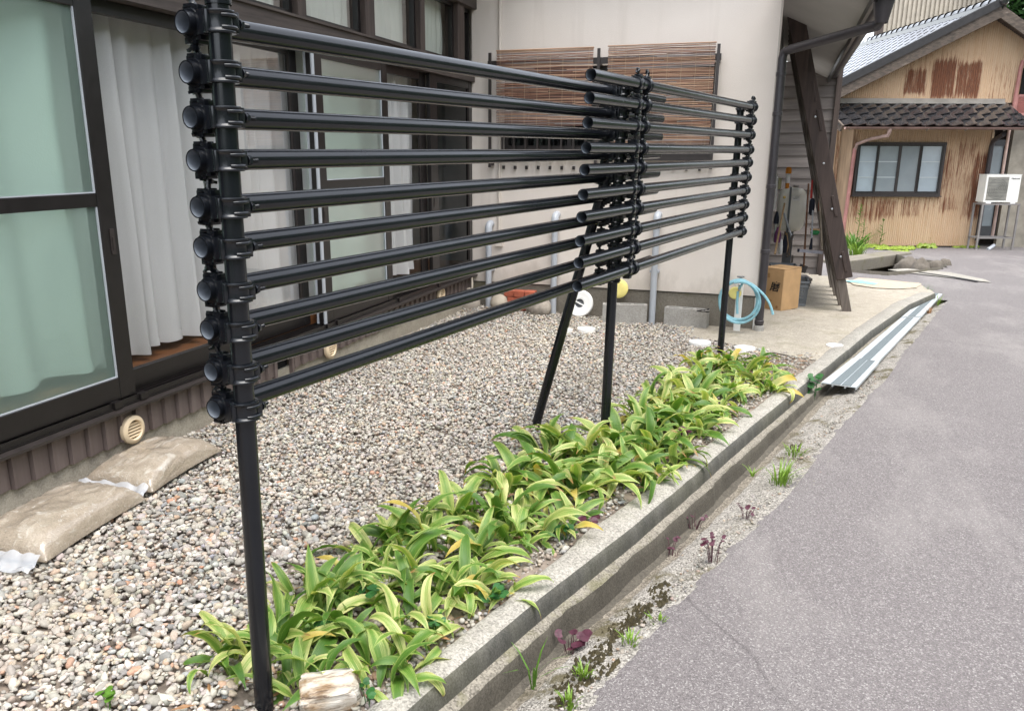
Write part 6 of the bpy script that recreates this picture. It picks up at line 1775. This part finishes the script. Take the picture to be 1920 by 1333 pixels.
p = h2(3.05, .5, ZB + .03)
b = MB().tube([h2(2.93, .62, ZB + .06), h2(3.12, .5, ZB + .14)], .035, 8); tag(obj('pipe_offcut', b, PVC, None, smooth=True), 'short pale pipe lying under the air-conditioner stand', 'pipe')

# ================================================================== PIT EDGES, WEEDS AT THE FAR WALL
rz_ = road_z
a, e = on_f(1560, 494, rz_), on_f(1689, 476, rz_)
b = MB().bar(Vector((a.x, a.y, a.z - .06)), Vector((e.x, e.y, e.z - .06)), .42, .22); tag(obj('concrete_beam', b, FOUND2, None, bevel=.02), 'mossy concrete beam bridging the far drain pit', 'beam')
PITROCK = m_concrete('mossy_rock', (.06, .052, .042), (.17, .145, .12), .3, .6, .8, 1.0)
for i, (px, py, sx, lab) in enumerate([(1702, 497, .34, 'largest grey rock at the pit edge next to the beam'), (1727, 500, .26, 'dark rock in the middle of the pit edge'), (1751, 500, .26, 'flat rock right of the middle in the pit edge'), (1772, 498, .22, 'pale flat rock at the right end of the pit edge')]):
    p = on_f(px, py, rz_); rock('pit_rock', lab, 'rock', (p.x, p.y + .05, p.z - .13), (sx * .62, sx * .5, .24), PITROCK, 30 + i, 'rocks lining the drain pit', R(25), rough=.34, sub=3)
sheet('drain_slab', [(1664, 507), (1690, 511), (1820, 527), (1858, 531), (1845, 525), (1780, 512), (1735, 508), (1700, 505)], road_z, .012, KERB)
sheet('drain_joint', [(1722, 511.5), (1790, 521), (1836, 529), (1832, 530.3), (1786, 522.5), (1722, 513)], road_z, .016, INK)
wz = lambda x, y: road_z(x, y)
grassy(1601, 467, wz, 'leafy clump at the foot of the tall weeds by the rusty wall', 60, .45, GREEN, .22, 3, .022)
grassy(1606, 479, wz, 'bright grass tuft in front of the tall weeds', 40, .35, LIME, .15, 4, .018)
for i, (px, py, h, lab) in enumerate([(1603, 465, .95, 'tallest leafy weed against the rusty wall below the window'), (1613, 464, .62, 'second tall weed right of the tallest one'), (1648, 463, .62, 'thin tall weed under the middle of the window'), (1624, 464, .3, 'short weed between the tall ones'), (1741, 463, .22, 'small weed in the moss strip under the rusty wall')]):
    p = on_f(px, py, wz); t = thing('tall_weed', lab, 'weed', p, 'weeds along the rusty wall'); g = random.Random(i)
    obj('stem', MB().tube([p, p + Vector((.03, -.02, h * .5)), p + Vector((.02, 0, h))], .007, 5), GREEN, t); b = MB()
    for k in range(int(34 * h) + 8):
        f = g.uniform(.08, 1.0); a_ = g.uniform(0, 6.28); c = p + Vector((.025 * f, 0, h * f)); l = .17 * (1.15 - f * .75); d = Vector((math.cos(a_), math.sin(a_), g.uniform(.1, .7))); sd = Vector((-math.sin(a_), math.cos(a_), 0)) * .016
        b.add([c, c + d * l * .5 + sd, c + d * l, c + d * l * .5 - sd], [(0, 1, 2, 3)])
    obj('foliage', b, GREEN, t, kind='stuff')
def mossbank(px0, px1, py, lab, n, h=.05):
    b = MB(); g = random.Random(int(px0))
    for i in range(n):
        u = g.random(); p = on_f(lerp(px0, px1, u), py + g.uniform(-2.2, 2.2), wz); a_ = g.uniform(0, 6.28); r = g.uniform(.03, .09)
        b.add([p + Vector((0, 0, h * g.uniform(.4, 1.2)))] + [p + Vector((r * math.cos(a_ + k * 1.256), r * math.sin(a_ + k * 1.256), h * g.uniform(.0, .6))) for k in range(5)], [(0, k + 1, (k + 1) % 5 + 1) for k in range(5)])
    o = obj('moss_bank', b, MOSS, None); o['kind'] = 'stuff'
mossbank(1645, 1712, 467, '', 260); mossbank(1722, 1752, 464, '', 90, .09); mossbank(1788, 1832, 463, '', 170); mossbank(1672, 1700, 474, '', 40); mossbank(1868, 1905, 459, '', 140, .08); mossbank(1575, 1660, 464, '', 100, .06)
grassy(1885, 452, wz, 'green weed under the air-conditioner stand', 50, .35, GREEN, .25, 7, .02)

# ================================================================== BEYOND THE ROOFS, AND AN ADDED, UNSEEN SKY-BLOCKING BANK
shed = thing('ribbed_shed', 'pale ribbed building behind the tiled roof', 'shed', h2(1.5, -9, ZB))
b = MB()
for k in range(22):
    s_ = 4.25 + k * .14; zt = min(7.6, 6.92 - (s_ - 7.0) * .30 if s_ > 7.0 else 7.6); hbox(b, s_, s_ + .07, -9.0, -8.94, ZB, zt); hbox(b, s_ + .071, s_ + .139, -9.0, -8.99, ZB, zt)
obj('ribbed_wall', b, simple('ribbed_cream_sheet', (.36, .32, .26), .7, .15, 4), shed, kind='stuff')
obj('corner_board', hbox(MB(), 4.0, 4.245, -9.0, -8.9, ZB, 7.6), WEATHERZ, shed)
b = MB().bar(h2(6.6, -8.5, 7.16), h2(8.1, -8.5, 6.71), .9, .16); obj('roof_edge', b, WEATHER, shed)

def leaf_tree(c, h, r, label, seed, mat, n=6500, ls=.30):
    t = thing('tree', label, 'tree', c, 'trees behind the rusty house'); g = random.Random(seed); c = Vector(c)
    obj('trunk', MB().tube([c, c + Vector((.1, 0, h * .35)), c + Vector((0, .1, h * .8))], [.18, .13, .05], 9), TRUNK, t, smooth=True)
    b = MB()
    for k in range(9):
        a_ = k * .7; d = c + Vector((0, 0, h * (.35 + .05 * k))); b.tube([d, d + Vector((math.cos(a_) * r * .4, math.sin(a_) * r * .4, h * .1)), d + Vector((math.cos(a_) * r * .8, math.sin(a_) * r * .8, h * .14))], [.05, .03, .01], 5)
    obj('limbs', b, TRUNK, t, kind='stuff'); b = MB(); cl = [(Vector((g.gauss(0, .45), g.gauss(0, .45), g.uniform(-.5, .6))), g.uniform(.25, .5)) for _ in range(26)]
    for _ in range(n):
        q, s_ = g.choice(cl); v = Vector((g.gauss(0, 1), g.gauss(0, 1), g.gauss(0, 1))).normalized() * s_ * g.random() ** .4
        p = c + Vector((0, 0, h * .68)) + Vector(((q.x + v.x) * r, (q.y + v.y) * r, (q.z + v.z) * h * .42)); d = Vector((g.gauss(0, 1), g.gauss(0, 1), g.gauss(0, .6))).normalized(); e = d.orthogonal().normalized() * ls * .3
        b.add([p - d * ls * .5, p + e, p + d * ls * .5, p - e], [(0, 1, 2, 3)])
    obj('crown', b, mat, t, kind='stuff')
DKG = m_green('tree_green', (.03, .085, .018), .5)
leaf_tree((9.3, 37.9, -1.0), 11.5, 3.2, 'dark green tree behind the right end of the gable', 1, DKG)
leaf_tree((6.9, 39.5, -1.0), 11.0, 3.0, 'dark green tree behind the ridge of the tiled roof', 2, DKG)
# unseen bank added across the road to block low sky and darken reflections
b = MB()
def bank(u, v):
    a_ = lerp(R(-150), R(62), u); rr = 8.6 + 3.2 * v + .9 * fnz(u * 14, v * 3, 1); z = -.35 + (4.0 + 4.4 * sstep(-75, -35, math.degrees(a_)) * (1 - .55 * sstep(30, 60, math.degrees(a_)))) * v ** .9 + (.9 * fnz(u * 22, v * 5, 6) + .5 * fnz(u * 60, v * 9, 2)) * (v > .05)
    return (1.0 + rr * math.cos(a_ * 1.0) * 1.0, 3.0 + rr * 1.7 * math.sin(a_), z - .3)
b.grid(bank, 140, 18)
struct('sky_blocking_bank', b, simple('blocker_bank_green', (.035, .06, .02), .9, .7, 2.5, 1.0, 6), smooth=True)

# dark moss cushions on the concrete strip
DMOSS = m_green('dark_moss', (.050, .040, .018), .5, .05)
b = MB(); g = random.Random(77)
for (px, py, rx, n) in [(1098, 1258, .075, 260), (1150, 1186, .055, 170), (1128, 1222, .05, 140), (1192, 1152, .06, 220), (1235, 1106, .05, 160), (1244, 1125, .035, 90), (1180, 1170, .03, 70), (1060, 1300, .06, 160), (1490, 840, .05, 90), (1160, 1250, .03, 60), (1215, 1140, .03, 60)]:
    c = on_f(px, py, strip_z)
    for i in range(n // 3):
        a_ = g.uniform(0, 6.28); d = rx * math.sqrt(g.random()) * (1 + .5 * fnz(math.cos(a_) * 2, math.sin(a_) * 2, px)); x, y = c.x + d * math.cos(a_) * .8, c.y + d * math.sin(a_) * 1.5
        x = min(x, X_ROAD(y) - .01); z = strip_z(x, y) + .002; r = g.uniform(.004, .010)
        b.add([(x, y, z + g.uniform(.004, .012))] + [(x + r * math.cos(k * 1.256), y + r * math.sin(k * 1.256), z - .004) for k in range(5)], [(0, k + 1, (k + 1) % 5 + 1) for k in range(5)])
obj('moss', b, DMOSS, None, kind='stuff')
